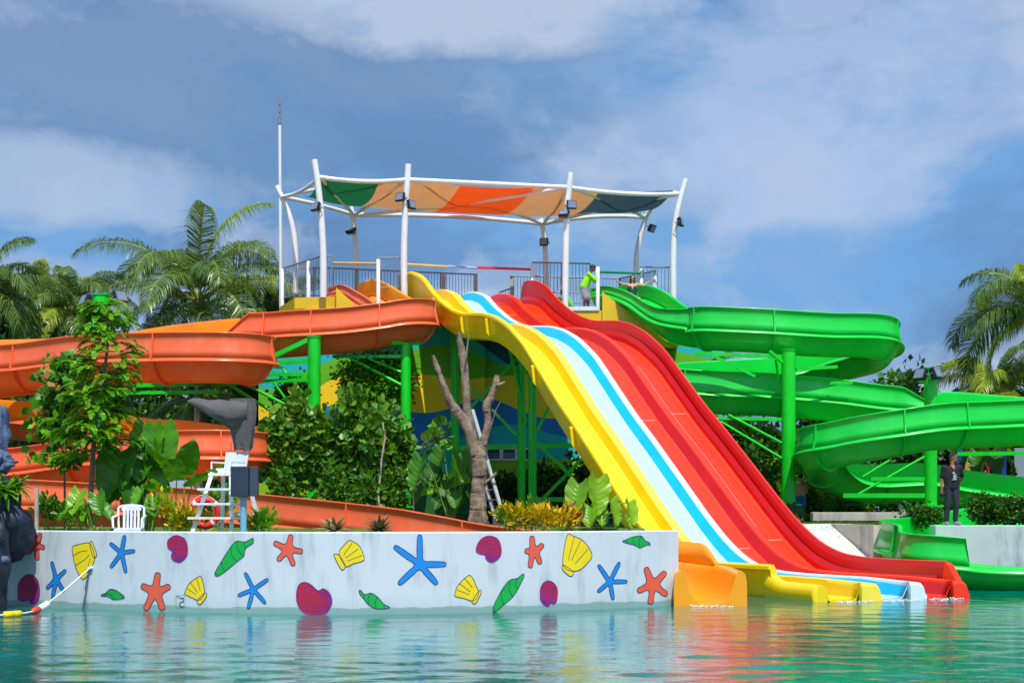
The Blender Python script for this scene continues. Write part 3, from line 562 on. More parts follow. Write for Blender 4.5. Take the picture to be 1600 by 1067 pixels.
# end cap of right wall: sloping red panel
b = MB(); bz = SO+DV*(-2.5); z = floorz(-2.5)
b.rings([[bz+DV*d2+CV*(4.4+q)+Vector((0, 0, zz)) for q, zz in ((-.1, -.2), (-.02, z+h2), (.14, z+h2), (.14, -.2))] for d2, h2 in ((0, .60), (.12, .54), (.42, .14))], smooth=False); b.build('wall_end', m_red, ms_)
for s in (-21.6, -19.2, -17.2, -13.9, -11.5, -8.3, -5.2):          # bolted joint ribs under the left flank and pale seams over the lanes
    b = MB(); q = prof(s, [(-.1, wallh(s)-.12), (-.25, wallh(s)-.14), (-.2, .05), (-.06, -.1), (-.02, 0)]); q2 = prof(s+.05, [(-.1, wallh(s)-.12), (-.25, wallh(s)-.14), (-.2, .05), (-.06, -.1), (-.02, 0)])
    b.rings([q, q2], smooth=False); b.build('joint_rib', m_yel, ms_)
m_seam = mat('seam_sealant', (246, 150, 130), .6)
for k, s in ((3, -12.9), (2, -12.6), (3, -8.2), (2, -7.9), (1, -12.3), (0, -12.0), (1, -9.0), (0, -8.4), (3, -17.6), (2, -17.2), (2, -22.1), (3, -4.2), (1, -5.5)):
    b = MB(); p = [(x, v+.006) for x, v in lane(k, 0)[:5]]; A_ = prof(s, p); B_ = prof(s+.018, p); b.rings([A_, B_], closed=False, caps=False); b.build('seam', m_seam, ms_)
b = MB(); A_ = [prof(s, [(3*PW+.36+.02*math.sin(s), .006)])[0] for s in SS if -22.5 < s < -3]; B_ = [p+CV*.014 for p in A_]; b.rings([[p, q] for p, q in zip(A_, B_)], closed=False, caps=False); b.build('seam', m_seam, ms_)
# ================================================================ TOWER : building with mural, deck
bd = empty('mural_building', (-1, 51, GRZ), 'building under the tower deck painted with wavy bands of yellow, blue, green and turquoise', 'building')
MY = 49.0; kx = lambda px: XX(px, MY); kz = lambda py: H0+(YH-py)*MY/F
def cu(pts, x):
    xs = [p[0] for p in pts]; ys = [p[1] for p in pts]; return float(np.mean(np.interp(np.linspace(x-14, x+14, 7), xs, ys)))
bands = [
 [(380, 505), (1120, 505)],
 [(380, 560), (480, 545), (600, 540), (680, 505), (740, 530), (800, 575), (850, 560), (920, 500), (1000, 490), (1060, 530), (1120, 540)],
 [(380, 600), (430, 610), (520, 560), (600, 560), (660, 542), (700, 538), (740, 550), (790, 574), (850, 572), (930, 530), (1000, 520), (1060, 550), (1120, 562)],
 [(380, 630), (450, 640), (520, 590), (600, 580), (670, 585), (720, 594), (780, 588), (850, 582), (930, 560), (1000, 560), (1060, 590), (1120, 600)],
 [(380, 660), (450, 665), (520, 630), (600, 640), (670, 646), (705, 638), (740, 622), (770, 622), (810, 640), (850, 655), (880, 652), (930, 620), (1000, 610), (1120, 640)],
 [(380, 700), (500, 690), (600, 720), (652, 706), (690, 690), (740, 676), (790, 662), (825, 666), (860, 677), (910, 690), (960, 670), (1120, 680)],
 [(380, 740), (500, 745), (620, 760), (680, 745), (740, 722), (800, 715), (850, 718), (930, 715), (1120, 720)],
 [(380, 770), (640, 780), (740, 752), (800, 748), (900, 752), (1120, 760)],
 [(380, 822), (1120, 822)]]
bm_ = [mat('teal_navy_mural_paint', (8, 74, 104), .7, var=.04), mat('turquoise_mural_paint', (10, 178, 176), .7, var=.04), mat('green_mural_paint', (92, 176, 0), .7, var=.04), mat('yellow_mural_paint', (246, 204, 8), .7, var=.04),
       mat('blue_mural_paint', (6, 116, 190), .7, var=.04), mat('turquoise_mural_paint', (10, 178, 176)), mat('lime_mural_paint', (132, 190, 0), .7, var=.04), mat('dark_green_mural_paint', (18, 92, 40), .7, var=.04)]
for MY, xa, xb in ((48.42, 404, 758), (49.0, 758, 955), (52.4, 955, 1112)):
  b = MB(); xs = np.arange(xa, xb+1, 6)
  for bi in range(8):
    for x in xs[:-1]:
        def zz(c, q): return kz(cu(bands[c], q))
        a0, a1, c0, c1 = zz(bi, x), zz(bi, x+6), zz(bi+1, x), zz(bi+1, x+6)
        if a0-c0 < 1e-3 and a1-c1 < 1e-3: continue
        b.add([(kx(x), MY, c0), (kx(x+6), MY, c1), (kx(x+6), MY, max(a1, c1)), (kx(x), MY, max(a0, c0))], [(0, 1, 2, 3)], bi)
  b.box(((kx(xa)+kx(xb))/2, (MY+56.5)/2, (kz(505)+GRZ)/2), (kx(xb)-kx(xa)-.02, 56.49-MY, kz(505)-GRZ), 0)
  b.build('wall', bm_, bd)
MY = 49.0
m_glass = mat('dark_window_glass', (40, 62, 84), .12, var=.2)
for k, (xa, xb) in enumerate(((738, 758), (761, 782), (785, 806), (809, 830), (906, 926), (929, 950))):
    b = MB(); z0, z1 = kz(718), kz(701); X0, X1 = kx(xa), kx(xb); fw = .05
    for c, d in ((((X0+X1)/2, MY-.02, z0), (X1-X0+fw, .07, fw)), (((X0+X1)/2, MY-.02, z1), (X1-X0+fw, .07, fw)), ((X0, MY-.02, (z0+z1)/2), (fw, .07, z1-z0-fw)), ((X1, MY-.02, (z0+z1)/2), (fw, .07, z1-z0-fw))): b.box(c, d)
    w = b.build('window', m_white, bd)
    b = MB(); b.box(((X0+X1)/2, MY-.012, (z0+z1)/2), (X1-X0-fw, .02, z1-z0-fw)); b.build('pane', m_glass, w)
dk = empty('tower_deck', (-1, 51, 8.0), 'yellow edged launch deck on top of the mural building', 'deck')
outl = [(-8.3, 50.8), (-7.4, 48.6), (-6.6, 48.2), (-3.55, 48.2), (-3.5, 49.0), (.45, 51.0), (1.55, 48.9), (4.4, 48.9), (6.0, 50.6), (6.2, 55.5), (1.2, 58), (-6.2, 55.6), (-8.4, 53)]
b = MB(); n = len(outl); zt, zb = 8.68, 7.75
b.add([(x, y, zt) for x, y in outl]+[(x, y, zb) for x, y in outl], [(i, (i+1) % n, n+(i+1) % n, n+i)[::-1] for i in range(n)]+[tuple(range(n)), tuple(range(2*n-1, n-1, -1))], [0]*n+[1, 0]); b.build('slab', [m_yeld, m_concd], dk)
b = MB(); b.bar((-8.25, 50.75, 8.86), (-7.38, 48.6, 8.86), .12, .38); b.build('parapet', m_yeld, dk)
b = MB(); b.bar((-7.38, 48.55, 8.86), (-6.0, 48.25, 8.86), .12, .38); b.build('parapet', m_yeld, dk)
for xa, ya, xb, yb in ((1.55, 48.9, 3.0, 48.9), (4.5, 49.0, 6.0, 50.6)):
    b = MB(); b.bar((xa, ya, 8.74), (xb, yb, 8.74), .1, .14); b.build('kerb', m_white, dk)
b = MB()      # yellow triangular cheeks under the two flume starts
b.add([(-5.95, 48.12, 9.35), (-5.3, 48.12, 8.75), (-4.2, 48.12, 8.2), (-3.6, 48.12, 7.6), (-5.95, 48.12, 7.6), (-5.95, 48.18, 9.35), (-5.3, 48.18, 8.75), (-4.2, 48.18, 8.2), (-3.6, 48.18, 7.6), (-5.95, 48.18, 7.6)], [(0, 1, 2, 3, 4)[::-1], (5, 6, 7, 8, 9), (0, 5, 9, 4), (3, 8, 7, 2), (2, 7, 6, 1), (1, 6, 5, 0)])
b.build('cheek_panel', m_yeld, dk); b = MB()
b.add([(3.1, 48.8, 9.3), (3.9, 48.8, 8.7), (4.6, 48.8, 8.1), (5.6, 48.8, 7.4), (3.1, 48.8, 7.4), (3.1, 48.86, 9.3), (3.9, 48.86, 8.7), (4.6, 48.86, 8.1), (5.6, 48.86, 7.4), (3.1, 48.86, 7.4)], [(0, 1, 2, 3, 4)[::-1], (5, 6, 7, 8, 9), (0, 5, 9, 4), (3, 8, 7, 2), (2, 7, 6, 1), (1, 6, 5, 0)])
b.build('cheek_panel', m_yeld, dk)
# ---- steel columns and bracing
def gcol(px, pt, pb, w, Y, label, arms=(), grp='green steel support columns', foot=True):
    X = XX(px, Y); zt = PX(px, pt, Y).z; zb = PX(px, pb, Y).z if pb else GRZ; r = w/2*Y/F
    root = empty('support_column', (X, Y, zb), label, 'column', grp)
    b = MB(); b.tube([(X, Y, zb), (X, Y, zt)], r, 20); b.build('post', m_steelg, root)
    if foot:
        b = MB(); b.box((X, Y, zb+.03), (r*3.2, r*3.2, .06)); b.build('base_plate', m_steelg, root)
    b = MB(); b.tube([(X, Y, zt), (X, Y, zt+.03)], r*1.12, 20); b.build('cap_plate', m_steelg, root)
    for (ax, ay, bx, by, th, dy, *rest) in arms:
        b = MB(); dy2 = rest[0] if rest else dy; A_ = PX(ax, ay, Y+dy); B_ = PX(bx, by, Y+dy2); t = th*Y/F
        if len(rest) > 1: b.tube([A_, B_], t/2, 10)
        else: b.bar(A_, B_, t*.7, t)
        b.build('brace', m_steelg, root)
    return root
gcol(158, 462, None, 27, 42.8, 'tall green column with two floodlights rising above the left orange loop', [(210, 602, 320, 600, 6, 0, .6), (170, 614, 342, 612, 5, 0, .4), (30, 650, 110, 610, 5, 0, .3, 1), (60, 800, 150, 800, 6, 0, .2)])
gcol(491, 528, 780, 20, 43.6, 'thick green column under the middle of the upper orange run', [(425, 558, 484, 530, 7, .2, 0), (418, 568, 482, 563, 6, .2, 0), (400, 585, 484, 585, 6, .2, 0), (330, 600, 482, 593, 6, .6, 0), (428, 598, 450, 628, 4, .1, .1, 1), (440, 574, 484, 628, 5, .2, 0, 1), (384, 600, 470, 645, 5, .5, 0, 1), (352, 597, 452, 660, 5, .5, 0, 1)])
gcol(634, 538, 793, 16, 44.6, 'green column beneath the right end of the upper orange run', [(520, 557, 628, 557, 5, .2, 0), (548, 560, 628, 602, 5, .1, 0, 1), (576, 560, 628, 582, 4, .1, 0, 1), (612, 536, 656, 536, 6, -.4, .4)])
gcol(711, 500, 745, 14, 47.6, 'shaded green column behind the dead tree', [(718, 590, 808, 680, 5, 0, 0), (718, 655, 808, 560, 5, .1, .1), (718, 700, 808, 697, 8, 0, 0)])
gcol(815, 545, 795, 13, 47.0, 'left one of the paired shaded columns under the mat slide', [(795, 540, 822, 660, 5, -.2, -.2), (806, 552, 868, 590, 5, -.3, -.3)])
gcol(832, 570, 797, 13, 45.0, 'right one of the paired shaded columns under the mat slide', [(838, 697, 912, 695, 7, 0, 0), (838, 676, 866, 618, 5, 0, 0), (838, 690, 900, 752, 5, 0, 0), (850, 777, 925, 700, 5, .15, .15), (838, 780, 890, 780, 7, 0, 0)])
gcol(1232, 548, 790, 22, 45.4, 'thick green column under the upper green loops', [(1085, 552, 1222, 557, 6, .4, 0), (1113, 555, 1180, 588, 4, .2, .1), (1203, 549, 1228, 570, 5, -.4, 0), (1212, 560, 1216, 590, 4, -.3, 0), (1120, 653, 1222, 655, 5, .3, 0), (1138, 648, 1222, 692, 4, .2, 0, 1), (1125, 658, 1222, 716, 4, .3, 0, 1), (1244, 577, 1308, 573, 5, 0, .4), (1296, 598, 1332, 598, 5, .6, .6)])
gcol(1454, 576, 792, 20, 44.6, 'tall green column with floodlights on top among the right green loops', [(1360, 748, 1447, 748, 6, 0, 0), (1317, 774, 1447, 774, 7, 0, 0), (1341, 772, 1447, 712, 4, 0, 0, 1), (1348, 745, 1390, 719, 4, .2, .2, 1), (1495, 709, 1600, 708, 6, .1, .1)])
gcol(163, 762, None, 14, 40.2, 'short green post seen low behind the curved tree trunk', ())
gcol(1120, 690, 800, 14, 44, 'slim green column hidden behind the mat slide', ())
# ================================================================ CANOPY
cn = empty('shade_canopy', (-1, 51.5, 8.68), 'fabric shade canopy on curved white columns over the launch deck', 'canopy')
COLS = [(47.9, [(505, 465), (505, 400), (502, 340), (497, 290), (491, 250)], 5.4), (48.5, [(632, 465), (631, 400), (633, 330), (636, 290), (638, 257)], 5.4),
        (49.3, [(883, 480), (884, 400), (886, 330), (889, 300), (892, 270)], 5.2), (50.4, [(1052, 478), (1052, 400), (1055, 350), (1062, 315), (1072, 280)], 5.0),
        (51.1, [(462, 458), (462, 400), (458, 360), (448, 325), (432, 291)], 4.6), (53.8, [(557, 460), (556, 390), (553, 350), (548, 324)], 4.4), (56.0, [(855, 468), (853, 410), (850, 370), (845, 342)], 4.4), (54.5, [(995, 460), (994, 410), (999, 375), (1008, 345), (1020, 318)], 4.4)]
for Y, pp, r in COLS:
    b = MB(); q = [p for t, p in cr([PX(x, y, Y) for x, y in pp], 6)]; n = len(q); b.tube(q, [r*Y/F*(1-.12*i/n) for i in range(n)], 14); b.build('column', m_white, cn)
def arc(a, c, sag=0, side=0, n=10): a, c = Vector(a), Vector(c); return [a.lerp(c, i/n)+Vector((0, 0, -sag*4*(i/n)*(1-i/n))) for i in range(n+1)]
J = {'f1': PX(500, 277, 47.9), 'f2': PX(636, 281, 48.5), 'f3': PX(888, 293, 49.3), 'f4': PX(1062, 303, 50.4), 'l': PX(440, 308, 51.1), 'b2': PX(553, 336, 53.8), 'b3': PX(849, 350, 56), 'b4': PX(1009, 340, 54.5)}
for a, c, sg, w in (('f1', 'f2', .1, 3.6), ('f2', 'f3', .0, 3.6), ('f3', 'f4', .1, 3.4), ('l', 'b2', -.05, 3.2), ('b2', 'b3', -.12, 3.4), ('b3', 'b4', -.15, 3.2), ('f1', 'b2', 0, 3), ('l', 'f2', -.12, 2.8), ('b2', 'f2', .02, 2.8), ('f2', 'b3', -.08, 3), ('b2', 'f3', .1, 3), ('b3', 'f3', .02, 2.8), ('f3', 'b4', -.06, 3), ('b3', 'f4', -.05, 3), ('l', 'f1', .14, 3), ('b4', 'f4', -.35, 3)):
    b = MB(); A_, B_ = J[a], J[c]; b.tube(arc(A_, B_, sg), w*((A_.y+B_.y)/2)/F, 10); b.build('beam', m_white, cn)
fab = [mat(n_, c_, .8, var=.06, vs=2, trans=.22, bump=.1, bs=3) for n_, c_ in (('green_canopy_fabric', (4, 112, 72)), ('tan_canopy_fabric', (222, 170, 108)), ('orange_canopy_fabric', (252, 112, 22)), ('slate_canopy_fabric', (54, 76, 94)))]
FT = [(500, 273, 48.1), (570, 281, 48.6), (636, 279, 48.8), (715, 290, 49.1), (800, 294, 49.5), (886, 292, 49.8), (960, 300, 50.3), (1052, 298, 50.6)]
BT = [(474, 305, 51), (510, 316, 52.3), (550, 322, 53.2), (640, 329, 54), (730, 334, 55), (846, 338, 55.4), (910, 334, 55), (1004, 328, 54)]
ftc = [p for t, p in cr([PX(*q) for q in FT], 12)]; btc = [p for t, p in cr([PX(*q) for q in BT], 12)]
bf = [0, 1.35, 3.05, 4.4, 5.7, 7.01]; bb = [0, 2.2, 3.3, 4.45, 5.8, 7.01]; mi5 = [0, 1, 2, 1, 3]
def at_(cv, t): k = t*12; i = min(int(k), len(cv)-2); return cv[i].lerp(cv[i+1], k-i)
for sct in range(5):
    b = MB(); nu, nv = 14, 14; vs = []
    for j in range(nv+1):
        v = j/nv
        for i in range(nu+1):
            tf = min(7, bf[sct]+(bf[sct+1]-bf[sct])*i/nu); tb = min(7, bb[sct]+(bb[sct+1]-bb[sct])*i/nu); tt = tf*(1-v)+tb*v
            a = at_(ftc, tt); c = at_(btc, tt); p = a.lerp(c, v); p = p+Vector((0, 0, -.32*4*v*(1-v)*(.5+.5*math.cos(tt*1.9)**2))); vs.append(p)
    top = [p+Vector((0, 0, .012)) for p in vs]; w_ = nu+1; fs = [(j*w_+i, j*w_+i+1, (j+1)*w_+i+1, (j+1)*w_+i) for j in range(nv) for i in range(nu)]
    b.add(vs, [q[::-1] for q in fs], 0, True); b.build('fabric_panel', fab[mi5[sct]], cn, label=['green fabric panel', 'tan fabric panel on the left', 'orange fabric panel', 'tan fabric panel on the right', 'slate blue fabric panel'][sct])
# floodlights on the canopy columns
def floodlight(p, rz, tilt, label, sc=1, grp='black floodlights on the canopy columns'):
    root = empty('floodlight', (0, 0, 0), label, 'floodlight', grp)
    b = MB(); b.box((0, 0, 0), (.34, .10, .30), 0, None, .015)
    for k in range(6): b.box((-.13+.052*k, .075, 0), (.012, .05, .26))
    b.build('housing', m_black, root); b = MB(); b.box((0, -.056, 0), (.28, .012, .24)); b.build('lens', m_lens, root)
    b = MB(); b.bar((-.19, .0, 0), (-.19, .16, .0), .02); b.bar((.19, 0, 0), (.19, .16, 0), .02); b.bar((-.19, .16, 0), (.19, .16, 0), .02); b.build('bracket', m_galv, root)
    root.location = p; root.rotation_euler = (tilt, 0, rz); root.scale = (sc,)*3; return root
for x, y, Y, rz, ti, lb in ((493, 323, 47.7, -.7, -.3, 'floodlight on the leftmost tall front column'), (625, 308, 48.3, -.5, -.2, 'upper left floodlight on the second front column'), (643, 320, 48.5, .9, -.2, 'right hand floodlight on the second front column'),
                     (548, 360, 53.6, -.6, -1.0, 'floodlight tilted flat on the rear column left of the second front column'), (893, 320, 49.1, .3, -.1, 'upper floodlight on the third front column'), (881, 334, 49.1, -.3, -.9, 'lower floodlight on the third front column, tilted down'),
                     (850, 378, 55.8, -.3, -.1, 'floodlight on the rear column left of the third front column'), (1019, 357, 54.3, .9, .5, 'floodlight aimed up on the curved rear right column'), (1064, 347, 50.2, 1.2, -.2, 'floodlight on the rightmost canopy column')):
    floodlight(PX(x, y, Y), rz, ti, lb, 1.0)
for x, y, Y, rz, lb in ((132, 470, 42.6, -.9, 'left floodlight on top of the green column by the feathery tree'), (188, 464, 42.6, .9, 'right floodlight on top of the green column by the feathery tree'), (1438, 585, 44.2, -1.0, 'left floodlight on top of the right green column'), (1463, 583, 44.2, .8, 'right floodlight on top of the right green column')):
    floodlight(PX(x, y, Y), rz, -.4, lb, 1.25, 'black floodlights on the green columns')
# mast
Y = 54; b = MB(); rt = empty('lightning_mast', (XX(440, Y), Y, GRZ), 'tall thin white mast standing left of the canopy', 'mast')
b.tube([(XX(441, Y), Y, GRZ), PX(437, 196, Y)], [.075, .055], 12); b.build('pole', m_white, rt)
b = MB(); b.tube([PX(437, 196, Y), PX(437, 162, Y)], .03, 10); b.tube([PX(437, 194, Y), PX(437, 184, Y)], .06, 10); b.tube([PX(437, 176, Y), PX(437, 170, Y)], .055, 10); b.tube([PX(437, 164, Y), PX(437, 161, Y)], .05, 10); b.tube([PX(437, 172, Y), PX(437, 150, Y)], .008, 6); b.build('tip', m_galv, rt)
# ================================================================ RAILINGS, posts, coloured barrier pipes
def railing(a, c, h, label, step=.13, posts=2):
    """a, c top rail end points (world)"""
    a, c = Vector(a), Vector(c); root = empty('railing', (a.x, a.y, a.z-h), label, 'railing', 'grey bar railings on the launch deck')
    d = c-a; L = d.length; b = MB(); b.tube([a, c], .028, 8); b.build('rail', m_galv, root); b = MB(); b.tube([a-Vector((0, 0, h-.08)), c-Vector((0, 0, h-.08))], .022, 8); b.build('rail', m_galv, root)
    b = MB(); n = int(L/step)
    for i in range(1, n): p = a.lerp(c, i/n); b.tube([p, p-Vector((0, 0, h-.08))], .011, 5, caps=False)
    o_ = b.build('bars', m_galv, root)
    for k in range(posts):
        p = a.lerp(c, k/(posts-1)); b = MB(); b.bar(p-Vector((0, 0, h)), p, .05); b.build('post', m_galv, root)
railing(PX(443, 419, 50.9), PX(503, 400, 48.4), 1.15, 'bar railing rising to the left of the deck beside the leftmost columns')
railing(PX(503, 400, 48.4), PX(519, 400, 48.4), 1.1, 'narrow bar railing panel just right of the leftmost tall column')
railing(PX(460, 419, 52.5), PX(520, 419, 53.2), 1.1, 'bar railing far back between the leftmost columns', posts=3)
railing(PX(520, 419, 53.2), PX(630, 424, 54.6), 1.1, 'long bar railing at the back behind the orange flume start', posts=4)
railing(PX(630, 424, 54.6), PX(745, 429, 56), 1.1, 'bar railing at the back right of the second canopy column', posts=3)
railing(PX(590, 403, 48.9), PX(629, 403, 48.9), 1.1, 'bar railing panel left of the second front canopy column')
railing(PX(798, 431, 57), PX(968, 435, 57.4), 1.1, 'bar railing at the back behind the people', posts=4)
railing(PX(968, 435, 57.4), PX(1024, 423, 53.2), 1.1, 'bar railing running forward behind the woman at the green flume')
railing(PX(832, 410, 51.6), PX(922, 412, 51.6), 1.15, 'bar railing panel behind the seated attendant', posts=3)
railing(PX(1000, 417, 51.6), PX(1050, 418, 51.2), 1.5, 'bar railing panel left of the rightmost column', posts=2)
railing(PX(780, 457, 56.9), PX(800, 450, 57), .6, 'short low railing just left of the red lane start')
def wpost(px, pt, Y, label, w=6.2, zb=8.68):
    b = MB(); p = PX(px, pt, Y); b.tube([(p.x, Y, zb), (p.x, Y, p.z), (p.x, Y, p.z+.02)], [w/2*Y/F]*2+[w/2*Y/F*.6], 12)
    tag(b.build('barrier_post', m_white), label, 'post', 'short white barrier posts on the deck')
for a in ((482, 409, 48.8, 'white post between the two leftmost columns'), (441, 421, 50.9, 'white post at the far left corner of the deck'), (591, 406, 48.9, 'white post left of the panel by the second front column'), (832, 414, 51.3, 'white post left of the seated attendant'),
          (934, 418, 49.1, 'white post the standing attendant leans on', 6.2), (1002, 421, 51.6, 'white post just right of the woman'), (1023, 428, 51.7, 'white post nearest the rightmost column')): wpost(*a)
for px, pt, pb, Y, lb in ((625, 430, 466, 54, 'grey post right behind the second front column'), (693, 428, 456, 55, 'grey post in the middle of the back railing'), (743, 428, 456, 56, 'grey post at the right end of the long back railing'), (800, 432, 456, 56.8, 'grey post at the left end of the right back railing')):
    b = MB(); p = PX(px, pt, Y); b.box((p.x, Y, (p.z+8.68)/2), (.16, .16, p.z-8.68)); tag(b.build('concrete_post', m_concd), lb, 'post', 'grey posts along the back of the deck')
for (a, c, m_, lb) in ((PX(520, 411, 49), PX(590, 412, 49), mat('faded_yellow_foam', (196, 160, 70), .7), 'faded yellow barrier pipe left of the second column'), (PX(633, 413, 49.2), PX(700, 417, 50), mat('yellow_foam', (214, 178, 90), .7), 'yellow barrier pipe above the yellow lane'),
                        (PX(700, 416, 50), PX(745, 419, 50.6), mat('pale_foam', (150, 180, 215), .7), 'pale blue barrier pipe above the blue lane'), (PX(745, 418, 50.6), PX(830, 421, 51.4), mat('red_foam', (206, 40, 50), .7), 'red barrier pipe above the red lanes'), (PX(937, 425, 49.2), PX(1000, 427, 51.4), mat('green_foam', (20, 130, 90), .7), 'green barrier pipe above the green flume start')):
    b = MB(); b.tube([a, c], .045, 8); tag(b.build('barrier_pipe', m_), lb, 'pipe', 'coloured barrier pipes across the slide starts')
# ================================================================ VEGETATION
def unit(a): return a/np.maximum(np.linalg.norm(a, axis=-1, keepdims=True), 1e-9)
T_LEAF = (np.array([(0, 0, 0), (.5, .42, .10), (1, 0, -.12), (.5, -.42, .10), (.5, 0, 0)]), np.array([(0, 4, 1), (1, 4, 2), (0, 3, 4), (3, 2, 4)]))
T_OB = (np.array([(0, 0, 0), (.3, .2, .05), (.72, .42, .1), (1, .16, -.04), (1, -.16, -.04), (.72, -.42, .1), (.3, -.2, .05), (.6, 0, -.02)]), np.array([(0, 7, 1), (1, 7, 2), (2, 7, 3), (3, 7, 4), (4, 7, 5), (5, 7, 6), (6, 7, 0)]))
def leaves(lv, Cn, A, size, m=0, tmpl=T_LEAF, wr=1.0, up=.7, rng=RNG):
    Cn = np.asarray(Cn, float); n = len(Cn)
    if n == 0: return
    A = unit(np.asarray(A, float)); r = rng.normal(size=(n, 3))*(1-up)+np.array([0, 0, up]); nn = unit(r-A*(r*A).sum(-1, keepdims=True)); b = np.cross(nn, A)
    tv, tf = tmpl; s = np.asarray(size, float).reshape(-1, 1, 1)*np.ones((n, 1, 1))
    V = Cn[:, None]+s*(A[:, None]*tv[None, :, 0:1]+b[:, None]*tv[None, :, 1:2]*wr+nn[:, None]*tv[None, :, 2:3]); lv.add(V, tf, m)
def blob_pts(rng, c, r, n, shell=.55):
    d = unit(rng.normal(size=(n, 3))); k = (shell+(1-shell)*rng.random((n, 1)))**.8; return np.array(c)+d*k*np.array(r), d
def limb(b, a, c, r0, r1, rng, n=5, wob=.06):
    a, c = Vector(a), Vector(c); L = (c-a).length; pts = [a.lerp(c, i/n)+Vector(rng.normal(size=3).tolist())*wob*L*(0 if i in (0, n) else .5) for i in range(n+1)]
    b.tube(pts, [r0+(r1-r0)*i/n for i in range(n+1)], 7); return pts
def bush(name, X, Y, zb, blobs, nleaf, lsize, mats, label, cat, group, seed, clusters=14, tmpl=T_LEAF, trunk_r=.06, bark=None, up=.55, droop=.15, trunk=True, wr=1.0, spread=.3):
    """crown = leaf sprays on the ends of branches inside the given blobs (px-free: world coordinates)"""
    rng = np.random.default_rng(seed); root = empty(name, (X, Y, zb), label, cat, group); lv = LV(); b = MB(); tot = sum(r[0]*r[2] for c, r in blobs)
    for c, r in blobs:
        k = max(3, int(clusters*len(blobs)*r[0]*r[2]/tot)); P, d = blob_pts(rng, c, r, k)
        if trunk:
            base = Vector((X+rng.normal()*.05, Y, zb)); hub = Vector(c)-Vector((0, 0, r[2]*.4)); hub.z = max(hub.z, zb+.3); limb(b, base, hub, trunk_r, trunk_r*.55, rng)
            for p in P[:min(k, 10)]: limb(b, hub, p, trunk_r*.4, trunk_r*.12, rng, 3)
        per = max(4, int(nleaf*r[0]*r[2]/tot/k))
        for p, dd in zip(P, d):
            sz = rng.uniform(.7, 1.25); q = p+rng.normal(size=(per, 3))*np.array(r)*spread*sz*np.array([1, 1, .7]); a = unit(q-p+rng.normal(size=(per, 3))*.1)+dd*.35; a[:, 2] -= droop
            leaves(lv, q, a, lsize*rng.uniform(.6, 1.25, per), int(rng.random() < .3) if len(mats) > 1 else 0, tmpl, wr, up, rng)
    lv.build('foliage', mats, root)
    if trunk: b.build('trunk', bark or m_bark, root)
    return root
TL = np.array([(0, .5, 0), (0, -.5, 0), (.55, .5, 0), (.55, -.5, 0), (1, 0, 0)]); TF = np.array([(0, 1, 2), (1, 3, 2), (2, 3, 4)])
def frond(lv, b, p0, az, el, L, rng, n=46, ll=.75, lw=.045, bend=1.5, hang=.5, m=0, rr=.03, twist=0):
    """one pinnate leaf: arching rachis with two rows of leaflets"""
    k = 14; P = [np.array(p0, float)]; e = el; h = np.array([math.cos(az), math.sin(az), 0])
    D = []
    for i in range(k):
        d = h*math.cos(e)+np.array([0, 0, math.sin(e)]); D.append(d); P.append(P[-1]+d*L/k); e -= bend/k*(.5+i/k)
    P = np.array(P); D.append(D[-1]); D = np.array(D)
    b.tube([Vector(p) for p in P], [rr*(1-.85*i/k) for i in range(k+1)], 5, m=0, caps=False)
    t = np.linspace(.13, .995, n); f = t*k; i = np.minimum(f.astype(int), k-1); pos = P[i]+(P[i+1]-P[i])*(f-i)[:, None]; dr = D[i]
    side0 = np.cross(dr, [0, 0, 1.0]); side0 = unit(side0); upv = np.cross(side0, dr)
    for sg in (1, -1):
        ln = ll*(np.sin(np.clip(t*1.02, 0, 1)*math.pi)**.55*.75+.25)*rng.uniform(.85, 1.12, n); fw = .25+.75*t**1.5
        a = side0*sg*(1-.35*t)[:, None]*math.cos(twist)+dr*fw[:, None]+upv*((.25 if hang < 1 else .02)+sg*math.sin(twist))+rng.normal(size=(n, 3))*.07; a = unit(a)
        tip = unit(a+np.array([0, 0, -1])*hang*(1+rng.normal(size=(n, 1))*.25))
        w = unit(np.cross(a, upv+rng.normal(size=(n, 3))*.25))*lw
        m1 = pos+a*ln[:, None]*.5; e1 = m1+tip*ln[:, None]*.5
        V = np.stack([pos+w*.4, pos-w*.4, m1+w*.5, m1-w*.5, e1], 1); lv.add(V, TF, m)
def palm(X, Y, zc, label, seed, nf=20, L=4.2, ll=.8, group='coconut palms behind the slides', zb=GRZ, lean=(0, 0), azs=None, name='coconut_palm', yel=.15):
    rng = np.random.default_rng(seed); root = empty(name, (X, Y, zb), label, 'palm tree', group)
    b = MB(); pts = [Vector((X-lean[0]*(1-t)**2, Y-lean[1]*(1-t)**2, zb+(zc-zb)*t)) for t in np.linspace(0, 1, 12)]; b.tube(pts, [.2-.07*i/11+(.012 if i % 2 else 0) for i in range(12)], 12); b.ellip((X, Y, zc), (.2, .2, .35)); b.build('trunk', m_bark, root)
    lv = LV(); rb = MB()
    for i in range(nf):
        az = i*2.399+rng.normal()*.15 if azs is None else azs[i % len(azs)][0]+rng.normal()*.08; q = i/nf
        el = 1.45-1.75*q+rng.normal()*.1 if azs is None else azs[i % len(azs)][1]
        frond(lv, rb, (X+.1*math.cos(az), Y+.1*math.sin(az), zc+.1), az, el, L*rng.uniform(.85, 1.1), rng, 130, ll, .036, 1.75+.8*rng.random(), 1.7, int(rng.random() < yel), .032, rng.normal()*.3)
    lv.build('fronds', [m_palm, m_palmy], root); rb.build('frond_stalks', m_rach, root)
    if azs is None or zc > 6:
        b = MB()
        for i in range(7): a = i*.9; b.ellip((X+.28*math.cos(a), Y+.28*math.sin(a), zc-.25-.1*(i % 2)), (.12, .12, .15), 0, 10)
        b.build('coconuts', m_crot2, root)
    return root
